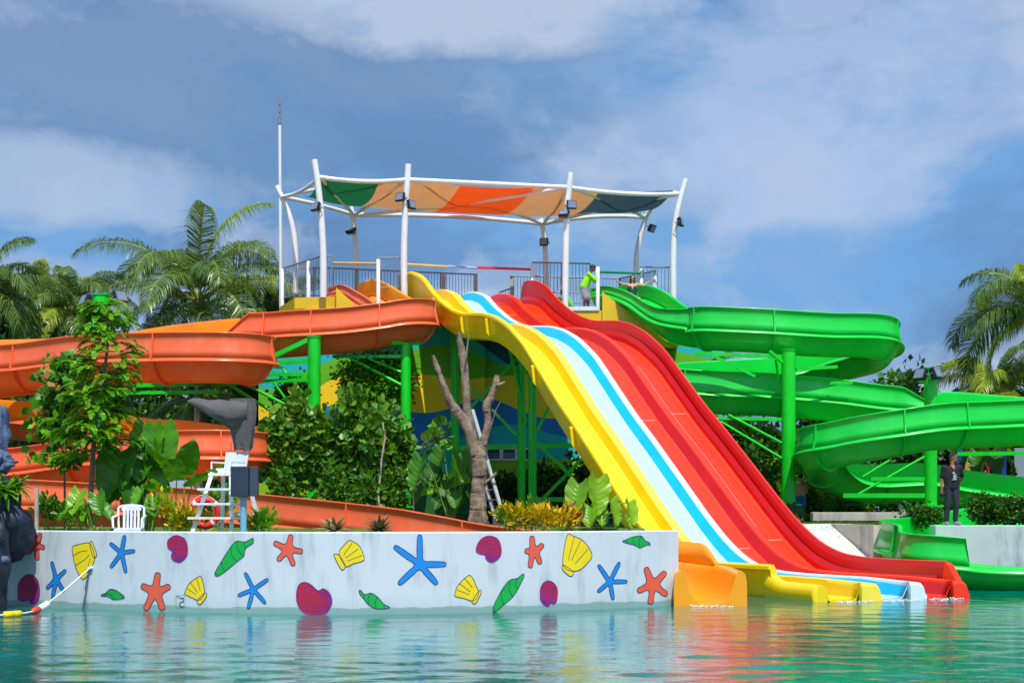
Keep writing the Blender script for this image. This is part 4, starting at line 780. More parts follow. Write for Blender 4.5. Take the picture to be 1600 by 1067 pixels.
palm(XX(310, 56), 56, PX(300, 474, 56).z, 'large coconut palm behind the upper orange run, left of the mast', 11, 27, 5.3, 1.25)
palm(XX(-26, 54), 54, PX(0, 466, 54).z, 'coconut palm cut by the left edge of the photo', 12, 17, 3.5, 1.05)
palm(XX(68, 72), 72, PX(0, 486, 72).z, 'small distant palm right of the palm at the left edge', 13, 20, 3.4, .9)
palm(XX(112, 66), 66, PX(0, 492, 66).z, 'distant palm left of the green floodlight column', 14, 22, 3.5, .95)
palm(XX(420, 58), 58, PX(0, 512, 58).z, 'palm whose fronds show between the large coconut palm and the leftmost canopy column', 15, 14, 3.1, .9)
palm(XX(318, 60), 60, PX(0, 628, 60).z, 'low coconut palm seen through the green braces below the orange loops', 16, 18, 4.0, .8)
palm(XX(1628, 51), 51, PX(0, 500, 51).z, 'coconut palm at the right edge of the photo with drooping yellow green fronds', 17, 19, 3.8, 1.25, yel=.5)
palm(XX(1560, 60), 60, PX(0, 622, 60).z, 'low palm behind the right green flume, left of the palm at the right edge', 18, 20, 3.6, 1.1, yel=.5)
palm(XX(1105, 55), 55, PX(0, 600, 55).z, 'small palm showing just right of the red lane, below the green flume', 19, 10, 1.7, .5, yel=.1)
# background trees
def btree(px, Y, top, halfw, label, seed, n=3600, ls=.34, mats=None, bot=1.5):
    X = XX(px, Y); zt = PX(px, top, Y).z; w = halfw*Y/F; r = max(.8, (zt-bot)/2); rng = np.random.default_rng(seed*7); bl = []
    for k in range(5): bl.append(((X+rng.uniform(-.55, .55)*w, Y+rng.uniform(-.6, .6)*w*.6, zt-r*rng.uniform(.55, 1.3)), (w*rng.uniform(.45, .7), w*.55, r*rng.uniform(.38, .6))))
    bl.append(((X, Y, zt-r*.55), (w*.7, w*.6, r*.55)))
    return bush('tree', X, Y, GRZ-.2, bl, n, ls, mats or [m_lfd, m_lfm], label, 'tree', 'leafy trees behind the slides', seed, 16, T_LEAF, .14, up=.5)
for px, Y, top, hw, lb, sd in ((-10, 62, 440, 70, 'broad dark tree behind the palm at the left edge', 21), (60, 68, 520, 70, 'dark tree under the small distant palm', 22), (150, 64, 545, 70, 'dark tree behind the feathery tree', 23), (240, 66, 560, 70, 'dark tree under the large coconut palm, left side', 24),
                               (345, 64, 590, 70, 'dark tree under the large coconut palm, right side', 25), (425, 58, 560, 60, 'dark tree left of the thick green column', 26), (1180, 56, 660, 55, 'bushy tree between the red lane and the thick green column', 27), (1290, 62, 622, 60, 'dark tree right of the thick green column', 28),
                               (1388, 66, 578, 66, 'round dark tree beyond the green loops', 29), (1500, 68, 625, 70, 'dark tree beyond the green flume, left of the right palm', 30), (1600, 66, 610, 70, 'dark tree behind the palm at the right edge', 31), (1120, 60, 640, 55, 'dark tree hidden behind the outer red lane', 32)):
    btree(px, Y, top, hw, lb, sd)
# shrubs under the building and behind the kerbs
def shrub(px, Y, top, hw, label, seed, mats, n=1500, ls=.16, tmpl=T_LEAF, name='shrub', grp=None, zb=GRZ, bot=None, trunk=True, cl=12, up=.5, spread=.3):
    X = XX(px, Y); zt = PX(px, top, Y).z; w = hw*Y/F; zb0 = zb if bot is None else PX(px, bot, Y).z; r = (zt-zb0)/2; rng = np.random.default_rng(seed*3)
    bl = [((X+rng.uniform(-.35, .35)*w, Y+rng.uniform(-.3, .3)*w, zb0+r*rng.uniform(.75, 1.35)), (w*rng.uniform(.5, .75), w*.5, r*rng.uniform(.5, .7))) for _ in range(4)]+[((X, Y, zb0+r), (w*.8, w*.6, r*.85))]
    return bush(name, X, Y, zb, bl, n, ls, mats, label, 'shrub' if name != 'tree' else 'tree', grp, seed, cl, tmpl, .035, up=up, trunk=trunk, spread=spread)
D2 = [m_lfd, m_lfm]
for px, Y, top, hw, lb, sd in ((790, 47.7, 742, 34, 'dark shrub at the foot of the mural behind the ladder', 41), (850, 47.6, 722, 40, 'dark shrub at the foot of the mural between the paired columns and the slide', 42), (912, 47.4, 706, 34, 'dark shrub below the mural window beside the yellow lane', 43), (960, 46.5, 730, 30, 'dark shrub half hidden by the yellow lane', 44)):
    shrub(px, Y, top, hw, lb, sd, D2, 1300, .2, grp='dark shrubs along the mural building')
G3 = 'green shrubs behind the red lanes'
for px, Y, top, hw, lb, sd in ((1188, 49, 690, 38, 'sunlit leafy shrub right of the outer red lane', 45), (1262, 50, 740, 30, 'shrub behind the shirtless person', 46), (1320, 50, 760, 40, 'shrub under the big green loop', 47), (1215, 47, 748, 24, 'low shrub at the foot of the thick green column', 48), (1365, 53, 738, 44, 'dark shrub in the shade under the right green loops', 49), (1425, 52, 742, 40, 'dark shrub in the shade left of the right green column', 50), (1500, 54, 745, 44, 'dark shrub behind the man in black', 55), (1580, 54, 748, 40, 'dark shrub under the play structure at right', 56)):
    shrub(px, Y, top, hw, lb, sd, [m_lfm, m_lfb], 1900, .15, grp=G3)
for px, Y, top, hw, lb, sd in ((1436, 37.6, 786, 30, 'feathery low shrub left of the man in black', 51), (1536, 37, 766, 30, 'leafy hedge shrub just right of the man in black', 52), (1580, 36.6, 774, 30, 'leafy hedge shrub near the right edge', 53), (1622, 36.2, 768, 30, 'leafy hedge shrub cut by the right edge', 54)):
    shrub(px, Y, top, hw, lb, sd, [m_lfm, m_lfd], 2600, .085, grp='low hedge shrubs behind the right pool wall', cl=26)
# fig shrubs in the middle
G1 = 'broad leaved shrubs behind the orange chute'
FM = [m_fig, m_fig2]
for px, Y, top, hw, lb, sd in ((428, 40.6, 640, 30, 'broad leaved shrub just right of the lifeguard chair', 61), (462, 41.2, 602, 34, 'broad leaved shrub left of the thick green column', 62), (505, 41.4, 634, 34, 'broad leaved shrub covering the foot of the thick green column', 63), (548, 41.0, 592, 34, 'broad leaved shrub in the middle of the hedge', 64),
                               (592, 40.8, 626, 34, 'broad leaved shrub with a pale bare stem', 65), (626, 41.0, 652, 24, 'broad leaved shrub at the right end of the hedge, round the green column', 66)):
    shrub(px, Y, top, hw*.85, lb, sd, FM, 1150, .24, T_OB, 'shrub', G1, GRZ, 780, True, 44, .3, .15)
shrub(588, 45.5, 540, 60, 'tall fine leaved tree behind the broad leaved shrubs, under the upper orange run', 67, [m_lfb, m_lfm], 7500, .13, T_LEAF, 'tree', None, GRZ, 640, True, 22)
shrub(462, 46, 580, 30, 'fine leaved tree left of the thick green column', 68, [m_lfm, m_lfd], 2400, .13, T_LEAF, 'tree', None, GRZ, 660, True, 16)
for px, Y, top, hw, lb, sd in ((440, 39.8, 712, 24, 'low leafy shrub beside the orange chute, right of the lifeguard chair', 71), (520, 39.6, 722, 30, 'low leafy shrub at the foot of the hedge, below the thick green column', 72), (575, 39.5, 726, 26, 'low leafy shrub at the foot of the hedge by the pale stem', 73), (618, 39.6, 728, 20, 'low leafy shrub beside the foot of the second green column', 74)):
    shrub(px, Y, top, hw, lb, sd, [m_lfm, m_crot2], 650, .16, T_LEAF, 'shrub', 'low shrubs under the broad leaved hedge', GRZ, None, True, 24, .4)
b = MB(); rg9 = np.random.default_rng(4); rt = empty('sapling', (XX(590, 39.3), 39.3, GRZ), 'slender sapling with a pale bare stem in front of the broad leaved hedge', 'sapling'); limb(b, (XX(590, 39.3), 39.3, GRZ), PX(598, 660, 39.3), .04, .02, rg9, 6, .03); b.build('trunk', mat('pale_bark', (170, 156, 138), .9, var=.2, vs=8), rt)
lv = LV(); P = np.array(PX(598, 655, 39.3))+rg9.normal(size=(60, 3))*np.array([.28, .2, .22]); leaves(lv, P, P-np.array(PX(598, 655, 39.3))+np.array([0, 0, .05]), rg9.uniform(.16, .26, 60), 0, T_OB, 1, .3, rg9); lv.build('foliage', [m_fig], rt)
# small isolated fig branch
rng = np.random.default_rng(5); rt = empty('sapling', (XX(668, 40), 40, GRZ), 'slim sapling with a tuft of reddish green leaves left of the dead tree', 'sapling'); b = MB(); lv = LV()
limb(b, (XX(640, 40), 40, GRZ), PX(662, 692, 40), .03, .02, rng); tips = [PX(690, 668, 40), PX(680, 690, 40), PX(697, 680, 40), PX(668, 694, 40)]
for q in tips:
    limb(b, PX(662, 692, 40), q, .015, .008, rng, 3); P = np.array(q)+rng.normal(size=(16, 3))*.1; leaves(lv, P, P-np.array(q)+np.array([0, 0, .03]), rng.uniform(.18, .3, 16), int(rng.random() < .5), T_OB, 1, .3, rng)
lv.build('foliage', [m_fig, m_fig2], rt); b.build('trunk', m_bark, rt)
# ---- feathery tree in front left (pinnate leaves on near-horizontal branches)
def feather_tree():
    rng = np.random.default_rng(91); Y = 30.2; root = empty('feathery_tree', (XX(137, Y), Y, GRF), 'slender tree with tiers of feathery leaves and curved grey trunk before the orange loops', 'tree')
    b = MB(); tr = [p for t, p in cr([(XX(137, Y), Y, GRF), PX(142, 770, Y), PX(146, 700, Y), PX(150, 655, Y), PX(160, 600, Y), PX(168, 540, Y), PX(167, 500, Y), PX(166, 478, Y)], 6)]; n = len(tr)
    b.tube(tr, [.062-.045*i/n for i in range(n)], 10); b.build('trunk', m_bark, root); lv = LV(); sb = MB()
    for i in range(int(n*.27), n):
        q = (i-n*.27)/(n*.73)
        for k in range(5 if q < .5 else 3):
            az = rng.uniform(0, 6.28); bl = rng.uniform(.3, 1.0)*(1.0-.78*q) if q < .93 else .14; p1 = tr[i]+Vector((math.cos(az)*bl, math.sin(az)*bl, rng.uniform(-.08, .18))); limb(sb, tr[i], p1, .014, .006, rng, 3)
            for j in range(4 if q < .6 else 3):
                a2 = az+rng.uniform(-1.2, 1.2); pp = tr[i].lerp(p1, rng.uniform(.45, 1)); frond(lv, sb, pp, a2, rng.uniform(-.1, .5), rng.uniform(.36, .58), rng, 13, .125, .042, 1.3, .5, int(rng.random() < .25), .005)
    lv.build('foliage', [m_lfb, leafm('lime_leaf', (120, 176, 20), .35)], root); sb.build('twigs', m_stem, root)
feather_tree()
def broad_sapling():
    rng = np.random.default_rng(92); Y = 31.2; root = empty('sapling', (XX(101, Y), Y, GRF), 'thin stemmed sapling with drooping heart shaped leaves left of the feathery tree', 'sapling')
    b = MB(); tr = [p for t, p in cr([(XX(101, Y), Y, GRF), PX(101, 760, Y), PX(98, 690, Y), PX(94, 640, Y), PX(98, 590, Y), PX(104, 566, Y)], 6)]; n = len(tr); b.tube(tr, [.028-.018*i/n for i in range(n)], 8); lv = LV()
    for i in range(int(n*.32), n):
        for k in range(5):
            az = rng.uniform(0, 6.28); L = rng.uniform(.25, .95)*(1.1-.75*(i/n)**2); p1 = tr[i]+Vector((math.cos(az)*L*1.1, math.sin(az)*L, rng.uniform(-.05, .25))); limb(b, tr[i], p1, .009, .004, rng, 3)
            m = 9; tt = rng.uniform(.2, 1, m); P = np.array(tr[i])[None]*(1-tt[:, None])+np.array(p1)[None]*tt[:, None]+rng.normal(size=(m, 3))*.06; A = rng.normal(size=(m, 3))*.7+np.array([math.cos(az)*.4, math.sin(az)*.4, -.9]); leaves(lv, P, A, rng.uniform(.14, .27, m), int(rng.choice([0, 1, 2], p=[.45, .42, .13])), T_LEAF, 1.15, .2, rng)
    lv.build('foliage', [m_lfm, m_lfb, leafm('new_tan_leaf', (172, 132, 50), .35)], root); b.build('trunk', m_bark, root)
broad_sapling()
# ---- elephant ears
def ear_leaf(mb, p, az, pitch, L, m, rng, wave=.03):
    """big ribbed leaf hanging from its petiole end; az = horizontal direction it faces"""
    ax = Vector((math.cos(az)*math.cos(pitch), math.sin(az)*math.cos(pitch), math.sin(pitch))); sd = Vector((-math.sin(az), math.cos(az), 0)); nn = ax.cross(sd)
    nu, nv = 30, 8; vs = []; roll = rng.normal()*.3; sd2 = sd*math.cos(roll)+nn*math.sin(roll); nn = ax.cross(sd2); sd = sd2
    for i in range(nu+1):
        t = i/nu; w = .40*L*(math.sin(math.pi*min(1, t*.86+.14))**.7)*(1-.25*t)+(.0 if t > 0 else 0)
        for j in range(-nv//2, nv//2+1):
            s_ = j/(nv/2); back = .16*L*abs(s_)**1.3*(1 if t < .25 else max(0, 1-(t-.25)*2)); q = Vector(p)+ax*(t*L-back)+sd*w*s_+nn*(.14*L*abs(s_)**1.2-.3*L*t*t*.5+wave*L*math.sin(t*20)*abs(s_)**2+.02*L*math.sin((t*nu+abs(s_)*4.5)*1.57)*min(1, abs(s_)*3)); vs.append(q)
    W_ = nv+1; mb.add(vs, [(i*W_+j, i*W_+j+1, (i+1)*W_+j+1, (i+1)*W_+j) for i in range(nu) for j in range(nv)], m, True)
def ears(px, Y, tops, label, seed, zb=GRZ, mats=None, group='elephant ear plants'):
    """tops: (px, py, leaf length in px, tilt) of each leaf's attachment"""
    rng = np.random.default_rng(seed); X = XX(px, Y); zb = GRF if Y < 33 else zb; root = empty('elephant_ear_plant', (X, Y, zb), label, 'plant', group); b = MB(); s = MB()
    for (x, y, L, pt, az) in tops:
        L = L*Y/F; yy = Y+rng.uniform(-.35, .35); q = PX(x, y, yy); c = q; base = Vector((X+rng.normal()*.06, Y+rng.normal()*.06, zb)); mid = base.lerp(c, .6)+Vector((0, 0, .12*(c-base).length))
        st = [p for t, p in cr([base, mid, c], 5)]; s.tube(st, [.022-.013*i/len(st) for i in range(len(st))], 6); ear_leaf(b, c, az, pt, L, int(rng.random() < .5), rng)
    b.build('foliage', mats or [m_ear, m_ear2], root); s.build('stalks', m_stem, root)
F_ = -math.pi/2
ears(228, 30.6, [(236, 668, 80, -1.3, F_-.3), (250, 668, 74, -1.25, F_+.5), (228, 696, 66, -1.1, F_-.2), (190, 706, 88, -1.2, F_-.5), (206, 742, 66, -1.0, F_+.2), (240, 715, 60, -1.2, F_+.8), (180, 760, 50, -.9, F_-1.0), (222, 760, 50, -.8, F_-.4)], 'tall elephant ear plant with huge leaves right of the feathery tree', 101, mats=[m_ear, m_lfm])
ears(140, 29.2, [(126, 768, 42, -1.0, F_-.4), (152, 772, 40, -1.0, F_+.5), (116, 790, 34, -.7, F_-1.2), (160, 792, 32, -.7, F_+1), (135, 800, 28, -.6, F_)], 'elephant ear plant at the foot of the feathery tree', 102)
ears(235, 28.6, [(222, 766, 42, -1.0, F_-.5), (240, 778, 36, -.9, F_+.3), (232, 800, 30, -.7, F_-.2), (216, 792, 30, -.6, F_-1), (252, 794, 28, -.7, F_+1)], 'elephant ear plant just right of the plastic chair', 103)
ears(275, 30.5, [(262, 742, 56, .9, F_-.8), (290, 738, 58, 1.1, F_+.7), (276, 750, 50, .8, F_), (300, 760, 44, .6, F_+1), (258, 770, 40, .3, F_-1)], 'elephant ear plant behind the lifebuoy', 104, mats=[m_ear, m_lfb])
ears(318, 31.5, [(312, 752, 44, .4, F_-.6), (335, 748, 46, .6, F_+.7), (325, 770, 38, .0, F_), (348, 772, 34, -.2, F_+.9)], 'elephant ear plant behind the steps of the lifeguard chair', 105)
ears(705, 38, [(692, 702, 56, -1.1, F_-.6), (716, 708, 50, -1.2, F_+.4), (700, 742, 44, -.9, F_-.2), (735, 738, 44, -1.0, F_+.9), (668, 752, 40, -.9, F_-.9), (712, 768, 36, -.8, F_), (736, 770, 34, -.8, F_+.6), (660, 715, 56, -1.2, F_-1), (688, 776, 32, -.7, F_-.4), (678, 732, 40, -1, F_-.3)], 'large elephant ear clump between the green column and the dead tree', 106, mats=[m_ear, m_lfm])
ears(933, 33.5, [(932, 748, 60, -1.25, F_+.1), (905, 756, 52, -1.1, F_-.5), (954, 780, 46, -1.1, F_+.5), (897, 784, 40, -1.0, F_-.8), (921, 790, 40, -1.0, F_-.1), (982, 784, 42, -1.1, F_+.4), (975, 806, 24, -.9, F_+.7), (940, 800, 30, -.8, F_)], 'bright elephant ear plant left of the yellow lane', 107, mats=[m_ear2, m_ear2])
ears(1535, 49, [(1528, 706, 40, -1.1, F_-.5), (1548, 704, 44, -1.2, F_+.3), (1570, 710, 38, -1.0, F_+.8), (1512, 712, 34, -1, F_-1)], 'dark big leaved plant behind the right green loops', 109, mats=[m_lfd, m_lfm])
ears(1240, 44.5, [(1236, 788, 22, -.9, F_), (1246, 796, 20, -.7, F_+.8), (1228, 798, 18, -.8, F_-.7), (1256, 802, 16, -.5, F_+1)], 'small elephant ear plant at the foot of the thick green column', 108, mats=[m_ear, m_lfd])
# ---- crotons and mixed low planting
def croton(px, Y, top, hw, label, seed, mats, n=260, ls=.16, group='low planting along the pool wall'):
    rng = np.random.default_rng(seed); X = XX(px, Y); zt = PX(px, top, Y).z; w = hw*Y/F; root = empty('croton', (X, Y, GRF), label, 'shrub', group); lv = LV(); b = MB()
    for k in range(9):
        q = Vector((X+rng.uniform(-1, 1)*w, Y+rng.uniform(-1, 1)*w*.5, zt-rng.uniform(0, .5)*(zt-GRZ))); limb(b, (X+rng.normal()*w*.3, Y, GRF), q, .012, .006, rng, 3); m = n//9
        P = np.array(q)+rng.normal(size=(m, 3))*np.array([.1, .1, .09]); A = (P-np.array(q))*4+np.array([0, 0, .75])+rng.normal(size=(m, 3))*.3; leaves(lv, P, A, rng.uniform(.6, 1.2, m)*ls, (rng.random() < .4)*1, T_LEAF, .55, .3, rng)
    lv.build('foliage', mats, root); b.build('stems', m_stem, root)
YL = [m_crot, m_crot2]
for a in ((800, 28.4, 802, 16, 'yellow croton nearest the orange chute end', 111, YL), (830, 28.6, 798, 16, 'yellow green croton between its neighbours right of the ladder', 112, [m_crot2, m_crot]), (862, 28.3, 804, 16, 'yellow croton left of the bright elephant ear plant', 113, YL), (884, 28.9, 802, 12, 'small reddish croton beside the bright elephant ear plant', 114, [m_crot, m_redl]),
          (262, 28.3, 790, 16, 'yellowing leafy plant left of the lifebuoy', 115, [m_lfb, m_crot]), (285, 28.0, 806, 10, 'low yellow plant touching the lifebuoy', 116, YL), (110, 29.6, 792, 18, 'leafy plant with a few yellow leaves left of the curved trunk', 117, [m_lfb, m_lfm]), (200, 30.8, 770, 22, 'dark leafy plant behind the plastic chair', 118, [m_lfd, m_lfm]),
          (75, 31, 785, 16, 'leafy plant beside the pale stake', 119, [m_lfm, m_crot2]), (410, 27.6, 812, 8, 'little weed at the right foot of the lifeguard chair', 120, [m_lfb, m_lfb]), (345, 31.0, 775, 20, 'leafy plant behind the light blue post', 121, [m_lfb, m_lfm])): croton(*a)
def bromeliad(px, Y, py, R, label, seed, mats, n=34, lw=.05, up=(.25, 1.3), group='bromeliads on the pool wall', zb=None):
    rng = np.random.default_rng(seed); p = PX(px, py, Y); R = R*Y/F; root = empty('bromeliad', tuple(p), label, 'plant', group); b = MB()
    for i in range(n):
        az = i*2.4+rng.normal()*.1; q = i/n; el = up[1]-(up[1]-up[0])*q; L = R*rng.uniform(.8, 1.1); h = Vector((math.cos(az), math.sin(az), 0)); sd = Vector((-math.sin(az), math.cos(az), 0)); vs = []; P = Vector(p); e = el
        for k in range(6):
            w = lw*R/.5*(1, 1.1, 1, .8, .5, .06)[k]; d = h*math.cos(e)+Vector((0, 0, math.sin(e))); u = d.cross(sd)*-1; vs += [P-sd*w-u*w*-.3, P, P+sd*w+u*w*.3]; P = P+d*L/5; e -= .17
        b.add(vs, [(3*k+j, 3*k+j+1, 3*k+j+4, 3*k+j+3) for k in range(5) for j in range(2)], int(rng.random() < .35 or q > .85), True)
    b.build('foliage', mats, root)
bromeliad(522, 26.2, 831, 34, 'silvery bromeliad with dry pale lower leaves on the wall', 131, [m_brom, m_brom2], 32, .055)
bromeliad(592, 26.2, 831, 34, 'dark olive bromeliad with purplish centre on the wall', 132, [leafm('olive_brom_leaf', (104, 104, 60), .15), leafm('purple_brom_leaf', (120, 92, 84), .15)], 40, .05)
bromeliad(150, 26.4, 832, 17, 'pale variegated rosette plant on the wall below the curved trunk', 133, [m_brom2, m_ear2], 24, .07, (.1, 1.2))
GB = 'bromeliads hanging on the dark rock'
bromeliad(8, 25.6, 768, 40, 'green bromeliad at the left edge on top of the rock', 134, [m_ear2, m_lfm], 34, .045, (-.7, 1.3), GB)
bromeliad(28, 25.9, 760, 34, 'second bromeliad drooping over the dark rock', 135, [m_lfm, m_ear2], 30, .045, (-.8, 1.2), GB)
bromeliad(-14, 25.2, 760, 36, 'bromeliad cut by the left edge', 136, [m_ear2, m_lfb], 28, .045, (-.8, 1.2), GB)
# ---- dead tree
from mathutils import noise as mno
def dead_tree():
    Y = 37.2; rng = np.random.default_rng(8); root = empty('dead_tree', (XX(747, Y), Y, GRZ), 'bare grey dead tree with three cut limbs and a ladder leaning on it', 'tree'); s = Y/F; b = MB()
    def L_(pp): 
        v0 = len(b.v); c = cr([PX(x, y, Y+dy) for x, y, r, dy in pp], 14); n = len(pp)
        rr = [float(np.interp(t, range(n), [q[2]*s for q in pp])) for t, _ in c]; b.tube([p+Vector(rng.normal(size=3).tolist())*.004 for t, p in c], rr, 22)
        for i in range(v0, len(b.v)):
            v = Vector(b.v[i]); q = Vector((v.x*9, v.y*9, v.z*2.2)); k = mno.noise(q)*.035+mno.noise(q*2.7)*.02; b.v[i] = (v.x*(1)+k, v.y+mno.noise(q+Vector((9, 3, 1)))*.03, v.z)
    L_([(747, 815, 17, 0), (747, 800, 13.5, 0), (748, 770, 11, 0), (749, 740, 11.5, 0), (748, 712, 12, 0), (746, 700, 9, 0)])
    L_([(747, 718, 10.5, 0), (738, 690, 8.5, -.05), (724, 655, 8, -.1), (708, 635, 7, -.15), (695, 608, 5, -.2), (685, 580, 4, -.2), (677, 556, 3, -.2)])
    L_([(744, 706, 8, 0), (737, 675, 7, .1), (730, 640, 6, .15), (727, 600, 6.5, .2), (723, 560, 5.5, .2), (716, 521, 4.2, .2)])
    L_([(749, 712, 9, 0), (755, 690, 6.5, 0), (762, 660, 5.5, 0), (760, 635, 6.5, 0), (768, 618, 6, 0), (774, 600, 5, 0), (776, 587, 3.5, 0)])
    b.build('trunk', mat('dead_bark', (142, 124, 106), .95, var=.45, vs=4.5, bump=1.0, bs=34, dirt=(70, 46, 32), dirts=2.6, dirtamt=.9), root); b = MB()
    for pp in ([(776, 602, 3), (783, 600, 2.4), (789, 597, 2)], [(728, 560, 2), (731, 535, 1.2), (733, 522, 1)], [(712, 640, 2.5), (706, 628, 1.5)], [(757, 700, 1.2), (775, 640, .8), (782, 628, .5)], [(750, 760, 3), (770, 745, 2), (776, 738, 2.5)], [(770, 640, .8), (780, 652, .5)]):
        b = MB(); b.tube([PX(x, y, Y-.05) for x, y, r in pp], [r*s for x, y, r in pp], 7); b.build('broken_branch', MT['dead_bark'], root)
dead_tree()
# ---- grass strip tufts
def grass_patch(x0, x1, y0, y1, n, seed, h=.09):
    rng = np.random.default_rng(seed); P = np.stack([rng.uniform(x0, x1, n), rng.uniform(y0, y1, n), np.full(n, 0.)], -1); P[:, 2] = [ground_z(a, c) for a, c in P[:, :2]]; A = rng.normal(size=(n, 3))*.35+np.array([0, 0, 1]); lv = LV(); leaves(lv, P, A, rng.uniform(.5, 1.3, n)*h, 0, T_LEAF, .13, .0, rng); o = lv.build('grass', leafm('grass_blade', (104, 142, 30), .3)); tag(o, 'strip of short green grass above the pale ramp', 'grass', None, 'stuff')
grass_patch(8.2, 11.6, 39.5, 43.5, 9000, 5)
# ================================================================ THINGS ALONG THE POOL WALL
# plastic chair
def plastic_chair():
    Y = 26.35; s = .58/48*1.0; root = empty('plastic_chair', (0, 0, 0), 'white moulded plastic armchair with slotted back standing behind the mural wall', 'chair'); m = mat('white_plastic', (226, 226, 236), .4, var=.03, dirt=(180, 176, 170), dirts=4)
    b = MB(); b.box((0, 0, .40), (.46, .44, .03), 0, None, .012); b.box((0, -.215, .385), (.46, .03, .06), 0, None, .01); b.build('seat', m, root)
    b = MB(); top = [Vector((.235*math.sin(a)*1.0, .22+.05*math.cos(a), .80+.055*math.cos(a)-.015)) for a in np.linspace(-1.5, 1.5, 11)]
    b.tube([Vector((-.225, .2, .42))]+[Vector((-.235, .215, .6))]+top+[Vector((.235, .215, .6)), Vector((.225, .2, .42))], .022, 8)
    for k in range(5): x = -.13+.065*k; b.bar((x, .215, .42), (x, .25, .80-.2*abs(x)), .042, .014)
    b.box((0, .25, .79), (.36, .02, .10), 0, None, .008); b.build('backrest', m, root)
    for sg in (-1, 1):
        b = MB(); b.tube([Vector(q) for q in ((sg*.235, .22, .66), (sg*.27, .1, .635), (sg*.28, -.08, .62), (sg*.27, -.19, .60), (sg*.255, -.21, .42))], .022, 8); b.build('armrest', m, root)
        for y, oy in ((-.2, -.03), (.2, .05)): b = MB(); b.bar((sg*.22, y, .40), (sg*.26, y+oy, 0), .05, .04); b.build('leg', m, root)
    root.location = (XX(202, Y), Y, GRF); root.rotation_euler = (0, 0, .1)
plastic_chair()
# lifebuoy
root = empty('lifebuoy', (0, 0, 0), 'red lifebuoy ring with white bands leaning behind the lifeguard chair', 'lifebuoy'); m_rb = mat('red_buoy', (232, 30, 22), .5, var=.08, dirt=(200, 80, 60), dirts=5); R0, r0 = .262, .068
b = MB(); rg = [[Vector(((R0+r0*math.cos(c))*math.cos(a), r0*.8*math.sin(c), (R0+r0*math.cos(c))*math.sin(a))) for c in np.linspace(0, 2*math.pi, 13)[:-1]] for a in np.linspace(0, 2*math.pi, 49)]; b.rings(rg, caps=False); b.build('ring', m_rb, root)
for a0 in (.6, 2.2, 3.75, 5.3):
    b = MB(); rg = [[Vector(((R0+r0*1.04*math.cos(c))*math.cos(a), r0*.86*math.sin(c), (R0+r0*1.04*math.cos(c))*math.sin(a))) for c in np.linspace(0, 2*math.pi, 13)[:-1]] for a in np.linspace(a0, a0+.22, 4)]; b.rings(rg); b.build('band', mat('white_band', (225, 220, 220), .6), root)
b = MB(); b.tube([Vector((.345*math.cos(a)*(1+.05*math.sin(4*a+1)), -.02, .345*math.sin(a)*(1+.05*math.sin(4*a+1)))) for a in np.linspace(0, 2*math.pi, 33)], .007, 6); b.build('grab_line', m_white, root)
root.location = PX(320, 801, 28.4); root.rotation_euler = (.12, 0, .1)
# lifeguard chair
def guard_chair():
    Y = 27.5; m = mat('white_painted_wood', (228, 230, 230), .55, var=.05, dirt=(150, 140, 125), dirts=5, dirtamt=.5); root = empty('lifeguard_chair', (XX(350, Y), Y, GRF), 'white wooden lifeguard chair with steps, left of the dark box on a blue post', 'lifeguard chair'); zb = GRF
    def ft(x, y, Yc): p = PX(x, y, Yc); return p
    legs = [(ft(332, 738, Y), Vector((XX(292, Y-.25), Y-.25, zb))), (ft(361, 738, Y), Vector((XX(362, Y-.2), Y-.2, zb))), (ft(349, 738, Y+.45), Vector((XX(346, Y+.7), Y+.7, zb))), (ft(384, 738, Y+.45), Vector((XX(416, Y+.7), Y+.7, zb)))]
    for a, c in legs: b = MB(); b.bar(a, c, .075, .045, up=(0, 1, 0)); b.build('leg', m, root)
    for x0, x1, y in ((309, 364, 764.5), (302, 374, 787.5), (294, 378, 809.5)): b = MB(); b.box(((XX(x0, Y-.25)+XX(x1, Y-.25))/2, Y-.22, PX(0, y, Y-.25).z), (XX(x1, Y)-XX(x0, Y), .16, .045), 0, None, .006); b.build('step', m, root)
    b = MB(); b.box(((XX(326, Y)+XX(366, Y))/2, Y+.02, PX(0, 741, Y).z), (.50, .12, .05)); b.build('foot_board', m, root)
    z = PX(0, 733, Y).z; b = MB(); b.box((XX(360, Y+.3), Y+.28, z), (.46, .5, .04), 0, None, .008); b.box((XX(360, Y+.1), Y+.04, z-.03), (.46, .03, .08)); b.build('seat', m, root)
    zs = PX(0, 706, Y+.5).z; b = MB(); b.rings([[(XX(350, Y+.5), Y+.5, z+.03), (XX(385, Y+.5), Y+.5, z+.03), (XX(389, Y+.62), Y+.62, zs), (XX(353, Y+.62), Y+.62, zs)], [(XX(350, Y+.5), Y+.53, z+.03), (XX(385, Y+.5), Y+.53, z+.03), (XX(389, Y+.62), Y+.65, zs), (XX(353, Y+.62), Y+.65, zs)]], smooth=False); b.build('backrest', mat('pale_grey_panel', (178, 192, 202), .5), root)
    for x, yy in ((331, Y-.02), (361, Y+.02)): b = MB(); za = PX(0, 722, Y).z; b.bar((XX(x, Y), yy, z), (XX(x, Y), yy, za), .03); b.bar((XX(x, Y), yy, za), (XX(x+14, Y), yy+.45, za), .03); b.build('armrest', m, root)
    b = MB(); b.bar(legs[0][0].lerp(legs[0][1], .6), legs[2][0].lerp(legs[2][1], .6), .05, .03); b.build('cross_brace', m, root); b = MB(); b.bar(legs[1][0].lerp(legs[1][1], .55), legs[3][0].lerp(legs[3][1], .55), .05, .03); b.build('cross_brace', m, root)
guard_chair()
